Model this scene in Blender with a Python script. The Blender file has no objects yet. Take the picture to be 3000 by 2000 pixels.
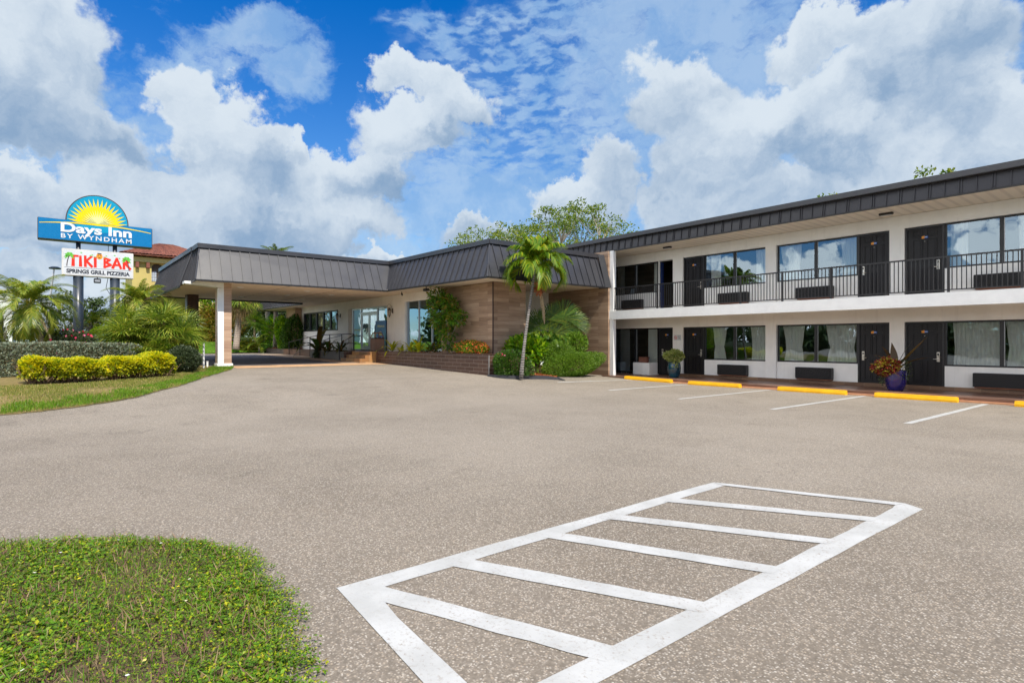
import bpy, bmesh, math, random
import numpy as np
from math import radians as R, sin, cos, pi
from mathutils import Vector, Matrix

random.seed(7); rng = np.random.default_rng(11)
S = bpy.context.scene
COL = S.collection

# ------------------------------------------------------------------ camera
cam_d = bpy.data.cameras.new('camera'); cam = bpy.data.objects.new('camera', cam_d); COL.objects.link(cam)
cam_d.sensor_width = 36; cam_d.lens = 36 * 1660 / 3000; cam_d.clip_end = 3000; cam_d.shift_y = 0.0007
cam.location = (0, 0, 1.6); cam.rotation_euler = (R(90), 0, math.atan2(0.776, 0.631))
S.camera = cam
S.view_settings.view_transform = 'Standard'; S.view_settings.look = 'None'
S.view_settings.exposure = 0.42; S.view_settings.gamma = 1

# ------------------------------------------------------------------ sun and sky
SUN_DIR = Vector((0.82, -0.08, 1.0)).normalized()          # towards the sun
sun_d = bpy.data.lights.new('sun', 'SUN'); sun = bpy.data.objects.new('sun', sun_d); COL.objects.link(sun)
sun_d.energy = 3.9; sun_d.angle = R(0.5); sun_d.color = (1.0, 0.93, 0.82)
sun.rotation_euler = SUN_DIR.to_track_quat('Z', 'Y').to_euler()
SUN_EL = math.asin(SUN_DIR.z)

W = bpy.data.worlds.new('World'); S.world = W; W.use_nodes = True
nt = W.node_tree; N = nt.nodes; L = nt.links
for n in list(N): N.remove(n)
RIP=[(0.12,0.471,0.321,0.109,0.0),(0.0,0.337,0.248,0.107,0.0),(-0.149,0.224,0.204,0.062,0.0),(-0.09,0.514,0.148,0.036,0.0)]
CUM=[(-0.701,0.374,0.12,0.119,0.0),(-0.653,0.28,0.103,0.057,0.0),(-0.515,0.366,0.046,0.05,0.0),(-0.487,0.3,0.071,0.073,0.0),(-0.439,0.267,0.074,0.056,0.0),(-0.399,0.241,0.046,0.031,0.0),(-0.196,0.423,0.064,0.042,0.0),(-0.144,0.426,0.065,0.044,0.0),(-0.096,0.388,0.072,0.046,0.0),(-0.173,0.343,0.111,0.05,0.0),(-0.265,0.284,0.084,0.046,0.0),(-0.336,0.246,0.059,0.043,0.0),(-0.694,0.184,0.1,0.049,0.0),(-0.573,0.22,0.085,0.048,0.0),(-0.473,0.192,0.124,0.067,0.0),(-0.357,0.281,0.026,0.036,0.524),(-0.614,0.148,0.17,0.048,0.0),(-0.373,0.179,0.104,0.054,0.0),(-0.304,0.216,0.082,0.049,0.0),(-0.259,0.146,0.062,0.017,0.0),(-0.725,0.077,0.088,0.049,0.0),(-0.564,0.062,0.129,0.046,0.0),(-0.645,0.02,0.194,0.029,0.0),(-0.347,0.08,0.159,0.034,0.0),(0.287,0.39,0.094,0.069,0.0),(0.357,0.317,0.121,0.071,0.175),(0.497,0.342,0.13,0.07,-0.175),(0.506,0.439,0.092,0.047,0.0),(0.626,0.402,0.119,0.087,0.0),(0.683,0.304,0.109,0.072,0.0),(0.179,0.267,0.064,0.061,0.0),(0.12,0.225,0.089,0.045,0.0),(0.449,0.215,0.243,0.057,-0.14),(0.645,0.228,0.135,0.064,0.0),(-0.06,0.168,0.09,0.035,0.0),(0.32,0.248,0.108,0.064,0.0),(0.533,0.284,0.089,0.048,0.0),(0.449,0.35,0.073,0.043,0.0)]
DARK=[(-0.683,0.274,0.12,0.048,0.0),(-0.715,0.172,0.069,0.035,0.0),(-0.409,0.234,0.086,0.042,0.0),(-0.606,0.163,0.102,0.029,0.0),(-0.701,0.111,0.088,0.027,0.0),(-0.626,0.05,0.099,0.029,0.0),(-0.373,0.168,0.094,0.038,0.0),(-0.12,0.33,0.047,0.021,0.0),(-0.208,0.255,0.086,0.033,0.0),(0.373,0.259,0.217,0.047,-0.209),(0.52,0.266,0.136,0.039,-0.244),(0.0,0.18,0.179,0.029,0.0),(0.585,0.339,0.05,0.027,-0.349),(0.664,0.343,0.056,0.105,0.0),(0.149,0.334,0.071,0.106,0.349),(0.585,0.19,0.126,0.039,0.0)]
VEIL=[(0.293,0.409,0.245,0.16,0.0),(-0.06,0.214,0.292,0.114,0.0),(-0.449,0.46,0.107,0.052,0.0),(-0.378,0.398,0.068,0.052,0.0),(0.293,0.498,0.271,0.053,0.0),(-0.515,0.398,0.055,0.053,0.0),(0.449,0.291,0.429,0.221,0.0),(-0.626,0.24,0.199,0.137,0.0),(-0.12,0.144,0.395,0.076,0.0)]

def nd(t, **k):
    n = N.new(t)
    for a, b in k.items(): setattr(n, a, b)
    return n
def put(sock, v):
    if isinstance(v, bpy.types.NodeSocket): L.new(v, sock)
    else: sock.default_value = v
def M(op, a, b=None, c=None, clamp=False):
    n = nd('ShaderNodeMath', operation=op, use_clamp=clamp)
    put(n.inputs[0], a)
    if b is not None: put(n.inputs[1], b)
    if c is not None: put(n.inputs[2], c)
    return n.outputs[0]
def VM(op, a, b=None, s=None):
    n = nd('ShaderNodeVectorMath', operation=op); put(n.inputs[0], a)
    if b is not None: put(n.inputs[1], b)
    if s is not None: put(n.inputs[3], s)
    return n.outputs[1] if op in ('LENGTH', 'DOT_PRODUCT') else n.outputs[0]
def sstep(v, a, b, lo=0., hi=1.):
    n = nd('ShaderNodeMapRange', interpolation_type='SMOOTHSTEP'); put(n.inputs[0], v)
    n.inputs[1].default_value = a; n.inputs[2].default_value = b; n.inputs[3].default_value = lo; n.inputs[4].default_value = hi
    return n.outputs[0]
def noise(vec, scale, detail=6, rough=.55, dist=0., out='Fac'):
    n = nd('ShaderNodeTexNoise'); put(n.inputs['Vector'], vec)
    n.inputs['Scale'].default_value = scale; n.inputs['Detail'].default_value = detail
    n.inputs['Roughness'].default_value = rough; n.inputs['Distortion'].default_value = dist
    return n.outputs[out]
def mixc(f, a, b):
    n = nd('ShaderNodeMix', data_type='RGBA'); put(n.inputs[0], f); put(n.inputs[6], a); put(n.inputs[7], b)
    return n.outputs[2]
tc = nd('ShaderNodeTexCoord'); D = VM('NORMALIZE', tc.outputs['Generated'])
right = (0.631, 0.776, 0); fwd = (-0.776, 0.631, 0)
az = M('ARCTAN2', VM('DOT_PRODUCT', D, right), VM('DOT_PRODUCT', D, fwd))
sep = nd('ShaderNodeSeparateXYZ'); L.new(D, sep.inputs[0])
el = M('ARCSINE', sep.outputs[2])
cmb = nd('ShaderNodeCombineXYZ'); L.new(az, cmb.inputs[0]); L.new(el, cmb.inputs[1])
V0 = cmb.outputs[0]
w1 = VM('SCALE', VM('SUBTRACT', noise(D, 5.5, 7, .6, out='Color'), (.5, .5, .5)), s=.22)
w2 = VM('SCALE', VM('SUBTRACT', noise(D, 20, 7, .62, out='Color'), (.5, .5, .5)), s=.06)
V1 = VM('ADD', VM('ADD', V0, w1), w2)
def field(blobs, vec, shade=False):
    acc = None; sw = None; sl = None
    for (a, e, ra, re, rot) in blobs:
        m = nd('ShaderNodeMapping', vector_type='TEXTURE'); L.new(vec, m.inputs[0])
        m.inputs[1].default_value = (a, e, 0); m.inputs[2].default_value = (0, 0, rot); m.inputs[3].default_value = (ra, re, 1)
        v = M('SUBTRACT', 1.0, VM('LENGTH', m.outputs[0]))
        acc = v if acc is None else M('MAXIMUM', acc, v)
        if shade:                                             # tops catch the sun, bases are grey
            w = M('POWER', M('MAXIMUM', M('ADD', v, .25), .002), 2.0); l = M('MULTIPLY', VM('DOT_PRODUCT', m.outputs[0], (-.25, .75, 0)), w)
            sw = w if sw is None else M('ADD', sw, w); sl = l if sl is None else M('ADD', sl, l)
    return (acc, M('DIVIDE', sl, sw)) if shade else acc
fine = noise(D, 16, 9, .62)
big = noise(D, 3.2, 8, .6)
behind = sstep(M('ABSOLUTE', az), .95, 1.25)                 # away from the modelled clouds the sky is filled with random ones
cfield, clight = field(CUM, V1, True)
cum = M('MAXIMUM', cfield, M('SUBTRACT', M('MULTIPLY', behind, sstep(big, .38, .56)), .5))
cumd = M('ADD', cum, M('MULTIPLY', M('SUBTRACT', fine, .5), .5))
cmask = sstep(cumd, -.03, .20)
dark = field(DARK, V1)
dk = sstep(M('ADD', dark, M('MULTIPLY', M('SUBTRACT', big, .5), .5)), -.55, .75)
puff = noise(V1, 9, 6, .55)
edge = sstep(cumd, .0, .55)
puff2 = noise(V1, 26, 6, .6)
lt = M('ADD', M('ADD', M('MULTIPLY', M('SUBTRACT', puff, .5), 1.1), M('MULTIPLY', M('SUBTRACT', puff2, .5), .45)), M('SUBTRACT', M('ADD', .66, M('MULTIPLY', clight, .55)), M('MULTIPLY', dk, .38)))
light = sstep(lt, -.15, 1.0)
veil = field(VEIL, V1)
mp = nd('ShaderNodeMapping'); L.new(VM('ADD', V0, w2), mp.inputs[0]); mp.inputs[2].default_value = (0, 0, R(-14)); mp.inputs[3].default_value = (1, 3.0, 1)
cells = noise(mp.outputs[0], 15, 4, .6)
vd = M('ADD', M('MULTIPLY', M('ADD', veil, .12), 1.1), M('MULTIPLY', M('SUBTRACT', cells, .5), 1.5))
mp2 = nd('ShaderNodeMapping'); L.new(VM('ADD', V0, VM('SCALE', w1, s=.25)), mp2.inputs[0]); mp2.inputs[2].default_value = (0, 0, R(-13)); mp2.inputs[3].default_value = (1, 2.6, 1)
rcell = noise(mp2.outputs[0], 27, 3, .5)
rip = M('MULTIPLY', sstep(field(RIP, V1), -.15, .35), sstep(M('ADD', rcell, M('MULTIPLY', M('SUBTRACT', cells, .5), .35)), .36, .62, .18, 1.))
vmask = M('MAXIMUM', M('MULTIPLY', sstep(vd, -.05, .75), .78), M('MULTIPLY', rip, .80))
sky = nd('ShaderNodeTexSky', sky_type='NISHITA'); sky.sun_disc = False
sky.sun_elevation = SUN_EL; sky.sun_rotation = math.atan2(SUN_DIR.x, SUN_DIR.y); sky.air_density = 1.0; sky.dust_density = .3; sky.ozone_density = 3.0
K = 1 / 0.1
tint = mixc(sstep(el, .0, .60), (.75, .98, 1.10, 1), (.0, .64, 1.35, 1))
clear = nd('ShaderNodeMix', data_type='RGBA', blend_type='MULTIPLY'); clear.inputs[0].default_value = 1
L.new(sky.outputs[0], clear.inputs[6]); L.new(tint, clear.inputs[7])
E_ = 2 ** -.45
vcol = mixc(sstep(puff, .35, .65), (.28 * K * E_, .49 * K * E_, .80 * K * E_, 1), (.46 * K * E_, .64 * K * E_, .86 * K * E_, 1))
ccol = mixc(light, (.24 * K * E_, .38 * K * E_, .58 * K * E_, 1), (.72 * K * E_, .81 * K * E_, .90 * K * E_, 1))
ccol = mixc(behind, ccol, mixc(light, (.40 * K, .48 * K, .6 * K, 1), (1.55 * K, 1.53 * K, 1.48 * K, 1)))  # unseen clouds behind the camera, made bright and dense to add fill light
c1 = mixc(vmask, clear.outputs[2], vcol)
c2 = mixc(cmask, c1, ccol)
low = sstep(el, -.02, .0)
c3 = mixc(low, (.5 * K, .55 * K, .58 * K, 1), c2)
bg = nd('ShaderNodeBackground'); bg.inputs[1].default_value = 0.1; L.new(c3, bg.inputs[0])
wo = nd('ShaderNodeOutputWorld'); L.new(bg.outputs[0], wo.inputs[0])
W.cycles.sampling_method = 'MANUAL'; W.cycles.sample_map_resolution = 512

# ------------------------------------------------------------------ mesh helpers
class MB:
    def __init__(s): s.v = []; s.f = []; s.n = 0; s.fm = []
    def add(s, verts, faces, mi=0):
        verts = np.asarray(verts, float).reshape(-1, 3)
        s.v.append(verts); 
        for f in faces: s.f.append(tuple(int(i) + s.n for i in f)); s.fm.append(mi)
        s.n += len(verts)
    def quads(s, arr):                       # arr (k,4,3): loose quads
        arr = np.asarray(arr, float); k = len(arr)
        if not k: return
        s.v.append(arr.reshape(-1, 3)); s.f.append(np.arange(k * 4).reshape(k, 4) + s.n); s.fm.append(None); s.n += 4 * k
    def box(s, x0, x1, y0, y1, z0, z1, mi=0):
        v = [(x, y, z) for z in (z0, z1) for y in (y0, y1) for x in (x0, x1)]
        s.add(v, [(0, 2, 3, 1), (4, 5, 7, 6), (0, 1, 5, 4), (2, 6, 7, 3), (0, 4, 6, 2), (1, 3, 7, 5)], mi); return s
    def bbox(s, x0, x1, y0, y1, z0, z1, b=.01):   # box with chamfered edges
        bm = bmesh.new(); bmesh.ops.create_cube(bm, size=1)
        for v in bm.verts: v.co = Vector(((x0 + x1) / 2 + v.co.x * (x1 - x0), (y0 + y1) / 2 + v.co.y * (y1 - y0), (z0 + z1) / 2 + v.co.z * (z1 - z0)))
        bmesh.ops.bevel(bm, geom=bm.edges[:], offset=b, segments=2, affect='EDGES')
        bm.verts.index_update(); s.add([v.co[:] for v in bm.verts], [[v.index for v in f.verts] for f in bm.faces]); bm.free(); return s
    def tube(s, pts, rad, n=8, cap=True):
        pts = [Vector(p) for p in pts]; rad = rad if hasattr(rad, '__len__') else [rad] * len(pts)
        vs = []; prev = None
        for i, p in enumerate(pts):
            t = (pts[min(i + 1, len(pts) - 1)] - pts[max(i - 1, 0)]).normalized()
            if prev is None: a = t.orthogonal().normalized()
            else: a = (prev - t * prev.dot(t)); a = a.normalized() if a.length > 1e-6 else t.orthogonal().normalized()
            prev = a; b = t.cross(a)
            for k in range(n): vs.append(p + (a * cos(2 * pi * k / n) + b * sin(2 * pi * k / n)) * rad[i])
        fs = [(i * n + k, i * n + (k + 1) % n, (i + 1) * n + (k + 1) % n, (i + 1) * n + k) for i in range(len(pts) - 1) for k in range(n)]
        if cap: fs += [tuple(range(n - 1, -1, -1)), tuple(range((len(pts) - 1) * n, len(pts) * n))]
        s.add([v[:] for v in vs], fs); return s
    def lathe(s, c, prof, n=24):
        vs = [(c[0] + r * cos(2 * pi * k / n), c[1] + r * sin(2 * pi * k / n), c[2] + z) for r, z in prof for k in range(n)]
        fs = [(i * n + k, i * n + (k + 1) % n, (i + 1) * n + (k + 1) % n, (i + 1) * n + k) for i in range(len(prof) - 1) for k in range(n)]
        s.add(vs, fs); return s
    def prism(s, poly, axis, a, b):          # poly 2D points in the other two axes, extruded a..b along axis
        def P(p, w): return {'x': (w, p[0], p[1]), 'y': (p[0], w, p[1]), 'z': (p[0], p[1], w)}[axis]
        n = len(poly); s.add([P(p, a) for p in poly] + [P(p, b) for p in poly], [tuple(range(n - 1, -1, -1)), tuple(range(n, 2 * n))] + [(k, (k + 1) % n, n + (k + 1) % n, n + k) for k in range(n)]); return s
    def build(s, name, mats, parent=None, smooth=False, loc=None):
        me = bpy.data.meshes.new(name)
        v = np.concatenate(s.v) if s.v else np.zeros((0, 3))
        if loc is not None: v = v - np.array(loc)
        starts = []; loops = []; mi = []; tot = 0
        for f, m in zip(s.f, s.fm):
            if m is None:
                k = len(f); loops.append(f.reshape(-1)); starts.append(np.arange(k) * 4 + tot); tot += 4 * k; mi.append(np.zeros(k, int))
            else:
                loops.append(np.array(f)); starts.append(np.array([tot])); tot += len(f); mi.append(np.array([m]))
        me.vertices.add(len(v)); me.vertices.foreach_set('co', v.astype(np.float32).ravel())
        if loops:
            lo = np.concatenate(loops).astype(np.int32); st = np.concatenate(starts).astype(np.int32)
            me.loops.add(len(lo)); me.loops.foreach_set('vertex_index', lo)
            me.polygons.add(len(st)); me.polygons.foreach_set('loop_start', st)
            me.polygons.foreach_set('material_index', np.concatenate(mi).astype(np.int32))
        me.update(calc_edges=True); me.validate()
        for m in (mats if isinstance(mats, (list, tuple)) else [mats]): me.materials.append(m)
        me.polygons.foreach_set('use_smooth', np.full(len(me.polygons), bool(smooth)))
        o = bpy.data.objects.new(name, me); COL.objects.link(o)
        if parent is not None:
            o.parent = parent; pl = Vector((0, 0, 0)); q = parent
            while q is not None: pl += q.location; q = q.parent
            if loc is None: o.location = -pl
            else: o.location = Vector(loc) - pl
        elif loc is not None: o.location = loc
        return o
def tag(o, label, cat, group=None):
    o['label'] = label; o['category'] = cat
    if group: o['group'] = group
    return o
def thing(name, loc, label, cat, group=None):
    o = bpy.data.objects.new(name, None); COL.objects.link(o); o.location = loc; o.empty_display_size = .2
    return tag(o, label, cat, group)
def struct(o, kind='structure'): o['kind'] = kind; return o
def dup(o, parent=None, off=None):
    c = o.copy(); COL.objects.link(c); c.parent = parent
    if off is not None: c.location = o.location + Vector(off)
    for ch in list(o.children): dup(ch, c)
    return c

def gz(x, y):                                # height of the ground
    h = np.interp(x, [-60, -39, -31, -26, -23.6, -20.5, -17.5, -15.2, -12.5], [.8, .72, .62, .53, .48, .39, .32, .12, 0])
    w = np.where(np.asarray(x) > -20, np.interp(y, [14, 19], [1, .3]), np.where(np.asarray(x) > -23, np.interp(y, [14, 19], [1, .6]), 1))
    return h * w
G = lambda x, y: float(gz(x, y))

# ------------------------------------------------------------------ materials
def newmat(name):
    m = bpy.data.materials.new(name); m.use_nodes = True; t = m.node_tree
    for n in list(t.nodes): t.nodes.remove(n)
    return m, t
class NT:
    def __init__(s, name):
        s.m, s.t = newmat(name); s.out = s.t.nodes.new('ShaderNodeOutputMaterial')
    def n(s, t, **k):
        x = s.t.nodes.new(t)
        for a, b in k.items(): setattr(x, a, b)
        return x
    def put(s, sock, v):
        if isinstance(v, bpy.types.NodeSocket): s.t.links.new(v, sock)
        else: sock.default_value = v
    def math(s, op, a, b=0., clamp=False):
        x = s.n('ShaderNodeMath', operation=op, use_clamp=clamp); s.put(x.inputs[0], a); s.put(x.inputs[1], b); return x.outputs[0]
    def coord(s, out='Object'): return s.n('ShaderNodeTexCoord').outputs[out]
    def pos(s): return s.n('ShaderNodeNewGeometry').outputs['Position']
    def noise(s, vec, scale, detail=4, rough=.55, out='Fac', dist=0):
        x = s.n('ShaderNodeTexNoise'); s.put(x.inputs['Vector'], vec); x.inputs['Scale'].default_value = scale
        x.inputs['Detail'].default_value = detail; x.inputs['Roughness'].default_value = rough; x.inputs['Distortion'].default_value = dist
        return x.outputs[out]
    def mapping(s, vec, scale=(1, 1, 1), rot=(0, 0, 0), loc=(0, 0, 0)):
        x = s.n('ShaderNodeMapping'); s.put(x.inputs[0], vec); x.inputs[1].default_value = loc; x.inputs[2].default_value = rot; x.inputs[3].default_value = scale; return x.outputs[0]
    def ramp(s, fac, stops, interp='LINEAR'):
        x = s.n('ShaderNodeValToRGB'); s.put(x.inputs[0], fac); e = x.color_ramp; e.interpolation = interp
        while len(e.elements) < len(stops): e.elements.new(.5)
        for el_, (p, c) in zip(e.elements, stops): el_.position = p; el_.color = (*c, 1) if len(c) == 3 else c
        return x.outputs[0]
    def mix(s, f, a, b, blend='MIX'):
        x = s.n('ShaderNodeMix', data_type='RGBA', blend_type=blend); s.put(x.inputs[0], f)
        s.put(x.inputs[6], (*a, 1) if isinstance(a, tuple) and len(a) == 3 else a); s.put(x.inputs[7], (*b, 1) if isinstance(b, tuple) and len(b) == 3 else b); return x.outputs[2]
    def step(s, v, a, b, lo=0., hi=1.):
        x = s.n('ShaderNodeMapRange', interpolation_type='SMOOTHSTEP'); s.put(x.inputs[0], v)
        for i, q in enumerate((a, b, lo, hi)): x.inputs[i + 1].default_value = q
        return x.outputs[0]
    def bump(s, h, strength=.3, dist=.01):
        x = s.n('ShaderNodeBump'); s.put(x.inputs['Height'], h); x.inputs['Strength'].default_value = strength; x.inputs['Distance'].default_value = dist; return x.outputs[0]
    def bsdf(s, col, rough=.6, spec=.5, metal=0., normal=None, coat=0):
        b = s.n('ShaderNodeBsdfPrincipled'); s.put(b.inputs['Base Color'], (*col, 1) if isinstance(col, tuple) and len(col) == 3 else col)
        s.put(b.inputs['Roughness'], rough); b.inputs['Specular IOR Level'].default_value = spec; b.inputs['Metallic'].default_value = metal
        b.inputs['Coat Weight'].default_value = coat
        if normal is not None: s.put(b.inputs['Normal'], normal)
        return b.outputs[0]
    def done(s, sh): s.t.links.new(sh, s.out.inputs[0]); return s.m
def plain(name, col, rough=.6, spec=.4, metal=0, var=.12, scale=6, bump=0, coat=0):
    q = NT(name); p = q.pos(); f = q.noise(p, scale, 5, .6); g = q.noise(p, scale * .13, 3, .5)
    a = tuple(max(0, c * (1 - var)) for c in col); b = tuple(min(1, c * (1 + var)) for c in col)
    c = q.mix(q.step(q.math('ADD', q.math('MULTIPLY', f, .6), q.math('MULTIPLY', g, .4)), .32, .68), a, b)
    nm = q.bump(q.noise(p, scale * 12, 3), bump, .004) if bump else None
    return q.done(q.bsdf(c, q.step(f, .2, .8, max(.02, rough - .08), min(1, rough + .08)), spec, metal, nm, coat))
def emis_free(name, col, rough=.4): return plain(name, col, rough, var=.04)
def leafmat(name, cols, rough=.45, trans=.35, hue=.0, tcol=None):
    q = NT(name); r = q.n('ShaderNodeNewGeometry').outputs['Random Per Island']
    k = len(cols); base = q.ramp(r, [((i + .5) / k, c) for i, c in enumerate(cols)])
    g = q.noise(q.pos(), 2.2, 3); base = q.mix(q.step(g, .35, .65, .0, .35), base, q.mix(1., base, (.55, .62, .5), 'MULTIPLY'))
    a = q.bsdf(base, rough, .35)
    tb = q.n('ShaderNodeBsdfTranslucent'); q.put(tb.inputs[0], q.mix(1., base, tcol or (1.25, 1.3, .55), 'MULTIPLY'))
    mx = q.n('ShaderNodeMixShader'); mx.inputs[0].default_value = trans; q.t.links.new(a, mx.inputs[1]); q.t.links.new(tb.outputs[0], mx.inputs[2])
    return q.done(mx.outputs[0])
MT = {}
def asphalt(name, base, dark, spk, worn=.5):
    q = NT(name); p = q.pos()
    v = q.n('ShaderNodeTexVoronoi'); q.put(v.inputs['Vector'], p); v.inputs['Scale'].default_value = 82; v.inputs['Randomness'].default_value = 1
    sepc = q.n('ShaderNodeSeparateColor'); q.t.links.new(v.outputs['Color'], sepc.inputs[0])
    st = q.step(sepc.outputs[0], .30, 1.0, 0, .88)
    st = q.math('MULTIPLY', st, q.step(v.outputs['Distance'], .85, .1))
    stone = q.mix(sepc.outputs[1], spk, (spk[0] * .72, spk[1] * .62, spk[2] * .52))
    big = q.noise(p, .35, 4, .6); mid = q.noise(p, 2.3, 5, .6); sm = q.noise(p, 30, 4, .7)
    b = q.mix(q.step(big, .35, .65), dark, base); b = q.mix(q.step(mid, .3, .75, 0, .35), b, (base[0] * 1.15, base[1] * 1.13, base[2] * 1.08))
    b = q.mix(q.step(sm, .35, .7, 0, .5), b, (dark[0] * .5, dark[1] * .5, dark[2] * .5))
    s3 = q.n('ShaderNodeSeparateXYZ'); q.put(s3.inputs[0], p); near = q.step(q.math('ADD', q.math('ADD', s3.outputs[1], q.math('MULTIPLY', s3.outputs[0], -.6)), q.math('MULTIPLY', q.noise(p, .45, 4, .6), 5.)), 13.5, 5.5)      # colour darkened towards the viewpoint, for the gaps seen between stones
    b = q.mix(q.math('MULTIPLY', near, .5 if name.startswith('weath') else 0.), b, q.mix(1., b, (.66, .62, .59), 'MULTIPLY'))
    dr = q.n('ShaderNodeTexVoronoi'); q.put(dr.inputs['Vector'], q.mapping(p, (1, 1, 0))); dr.inputs['Scale'].default_value = .55; spot = q.math('MULTIPLY', q.step(q.math('ADD', dr.outputs['Distance'], q.math('MULTIPLY', q.noise(p, 9, 3), .05)), .16, .07), .30)
    b = q.mix(spot, b, (dark[0] * .5, dark[1] * .48, dark[2] * .46))
    c = q.mix(st, b, stone)
    ck = q.n('ShaderNodeTexVoronoi', feature='DISTANCE_TO_EDGE'); q.put(ck.inputs['Vector'], q.n('ShaderNodeVectorMath', operation='ADD').outputs[0])
    va = ck.inputs['Vector'].links[0].from_node; q.put(va.inputs[0], p); q.put(va.inputs[1], q.noise(p, 1.1, 4, .6, out='Color')); ck.inputs['Scale'].default_value = .22
    crack = q.math('MULTIPLY', q.step(ck.outputs['Distance'], .004, .0015), q.step(q.noise(p, .5, 2), .5, .6))
    c = q.mix(q.math('MULTIPLY', crack, .22), c, (dark[0] * .3, dark[1] * .3, dark[2] * .3))
    oil = q.step(q.noise(p, .8, 3, .5, dist=.6), .66, .8, 0, .35); c = q.mix(oil, c, (dark[0] * .45, dark[1] * .43, dark[2] * .42))
    return q.done(q.bsdf(c, .88, .25, normal=q.bump(q.math('ADD', q.math('MULTIPLY', st, .7), q.math('MULTIPLY', sm, .4)), .55, .006)))
MT['asphalt'] = asphalt('weathered_asphalt', (.272, .236, .190), (.205, .176, .139), (.60, .555, .48))
MT['drive'] = asphalt('driveway_asphalt', (.13, .13, .145), (.095, .095, .105), (.2, .2, .2))
MT['concrete'] = plain('concrete', (.5, .46, .4), .85, .2, var=.15, scale=3, bump=.3)

def plank(name, cols, bw=1.2, bh=.2, mortar=(.12, .09, .07), msize=.004, vert=False, grain=1.0, offset=.5):
    q = NT(name); p = q.pos(); s_ = q.n('ShaderNodeSeparateXYZ'); q.put(s_.inputs[0], p)
    u = q.math('ADD', s_.outputs[0], s_.outputs[1]); c_ = q.n('ShaderNodeCombineXYZ')
    q.put(c_.inputs[0], s_.outputs[2] if vert else u); q.put(c_.inputs[1], u if vert else s_.outputs[2])
    br = q.n('ShaderNodeTexBrick'); q.put(br.inputs[0], c_.outputs[0]); br.offset = offset; br.inputs['Scale'].default_value = 1
    br.inputs['Brick Width'].default_value = bw; br.inputs['Row Height'].default_value = bh; br.inputs['Mortar Size'].default_value = msize
    br.inputs['Color1'].default_value = (0, 0, 0, 1); br.inputs['Color2'].default_value = (1, 1, 1, 1); br.inputs['Bias'].default_value = 0; br.inputs['Mortar Smooth'].default_value = .1
    off = q.n('ShaderNodeVectorMath', operation='ADD'); q.put(off.inputs[0], q.mapping(c_.outputs[0], (1.0, 24, 1))); sc = q.n('ShaderNodeVectorMath', operation='SCALE'); q.put(sc.inputs[0], br.outputs['Color']); sc.inputs[3].default_value = 9; q.put(off.inputs[1], sc.outputs[0])
    gr = q.noise(off.outputs[0], 1.6, 7, .62, dist=.5)
    gr2 = q.noise(q.mapping(c_.outputs[0], (.5, 9, 1)), 1., 4, .6)
    sepc = q.n('ShaderNodeSeparateColor'); q.put(sepc.inputs[0], br.outputs['Color'])
    fac = q.math('ADD', q.math('MULTIPLY', gr, .62 * grain), q.math('ADD', q.math('MULTIPLY', sepc.outputs[0], .26), q.math('MULTIPLY', gr2, .25)))
    k = len(cols); c = q.ramp(fac, [(.28 + .52 * i / (k - 1), cc) for i, cc in enumerate(cols)])
    c = q.mix(br.outputs['Fac'], c, mortar)
    return q.done(q.bsdf(c, q.step(gr, .2, .8, .35, .55), .4, normal=q.bump(q.math('SUBTRACT', 1., br.outputs['Fac']), .4, .003)))
MT['plank'] = plank('wood_look_wall_tile', [(.15, .09, .055), (.28, .18, .118), (.40, .27, .18), (.54, .40, .28)], 1.2, .155, (.12, .08, .06), .0025)
MT['plank_col'] = plank('wood_look_column_tile', [(.22, .13, .085), (.38, .24, .16), (.50, .34, .23), (.58, .42, .30)], 1.2, .15, (.15, .1, .07), .002)
MT['plank_dark'] = plank('dark_slatted_column_tile', [(.035, .017, .011), (.075, .036, .022), (.11, .055, .034)], 2.4, .06, (.02, .01, .008), .006, True)
MT['brick'] = plank('dark_brown_planter_tile', [(.045, .024, .017), (.085, .045, .031), (.13, .072, .05)], .6, .152, (.33, .29, .26), .0045)
MT['brick_grey'] = plank('grey_brown_planter_tile', [(.09, .07, .062), (.13, .10, .09), (.17, .135, .12)], .6, .152, (.16, .13, .12), .003)
MT['walk'] = plank('brown_walkway_tile', [(.10, .05, .032), (.16, .085, .055), (.24, .13, .085)], .9, .3, (.13, .09, .07), .004)
MT['sill_tile'] = plank('mixed_orange_brown_tile', [(.16, .09, .055), (.24, .14, .08), (.60, .33, .14), (.70, .42, .20)], .62, .4, (.3, .22, .16), .004, grain=.25)
MT['step_tile'] = plank('orange_step_tile', [(.30, .15, .06), (.50, .27, .10), (.62, .36, .15), (.26, .2, .17)], .45, .6, (.3, .25, .2), .004, grain=.4)
MT['apron'] = plain('orange_drive_apron', (.56, .36, .21), .8, .2, var=.22, scale=2.2, bump=.2)

def stucco(name, col, var=.05):
    q = NT(name); p = q.pos(); f = q.noise(p, 1.1, 5, .6); st = q.noise(q.mapping(p, (7, 7, .6)), 1, 4, .6)
    a = tuple(c * (1 - var * 2) for c in col); c = q.mix(q.step(f, .3, .7), a, col); c = q.mix(q.step(st, .52, .8, 0, .28), c, tuple(k * .70 for k in col)); c = q.mix(q.step(q.noise(q.mapping(p, (.8, .8, 3)), 2.2, 4, .7), .60, .78, 0, .16), c, (.40, .36, .30))
    return q.done(q.bsdf(c, .8, .25, normal=q.bump(q.noise(p, 90, 3), .25, .003)))
MT['white'] = stucco('white_painted_stucco', (.88, .87, .84))
MT['white_trim'] = plain('white_trim_paint', (.84, .84, .82), .55, .4, var=.05, scale=4)
MT['yellow_wall'] = stucco('yellow_stucco', (.55, .45, .16))
MT['soffit'] = stucco('cream_soffit', (.84, .73, .60), .04)
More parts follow.
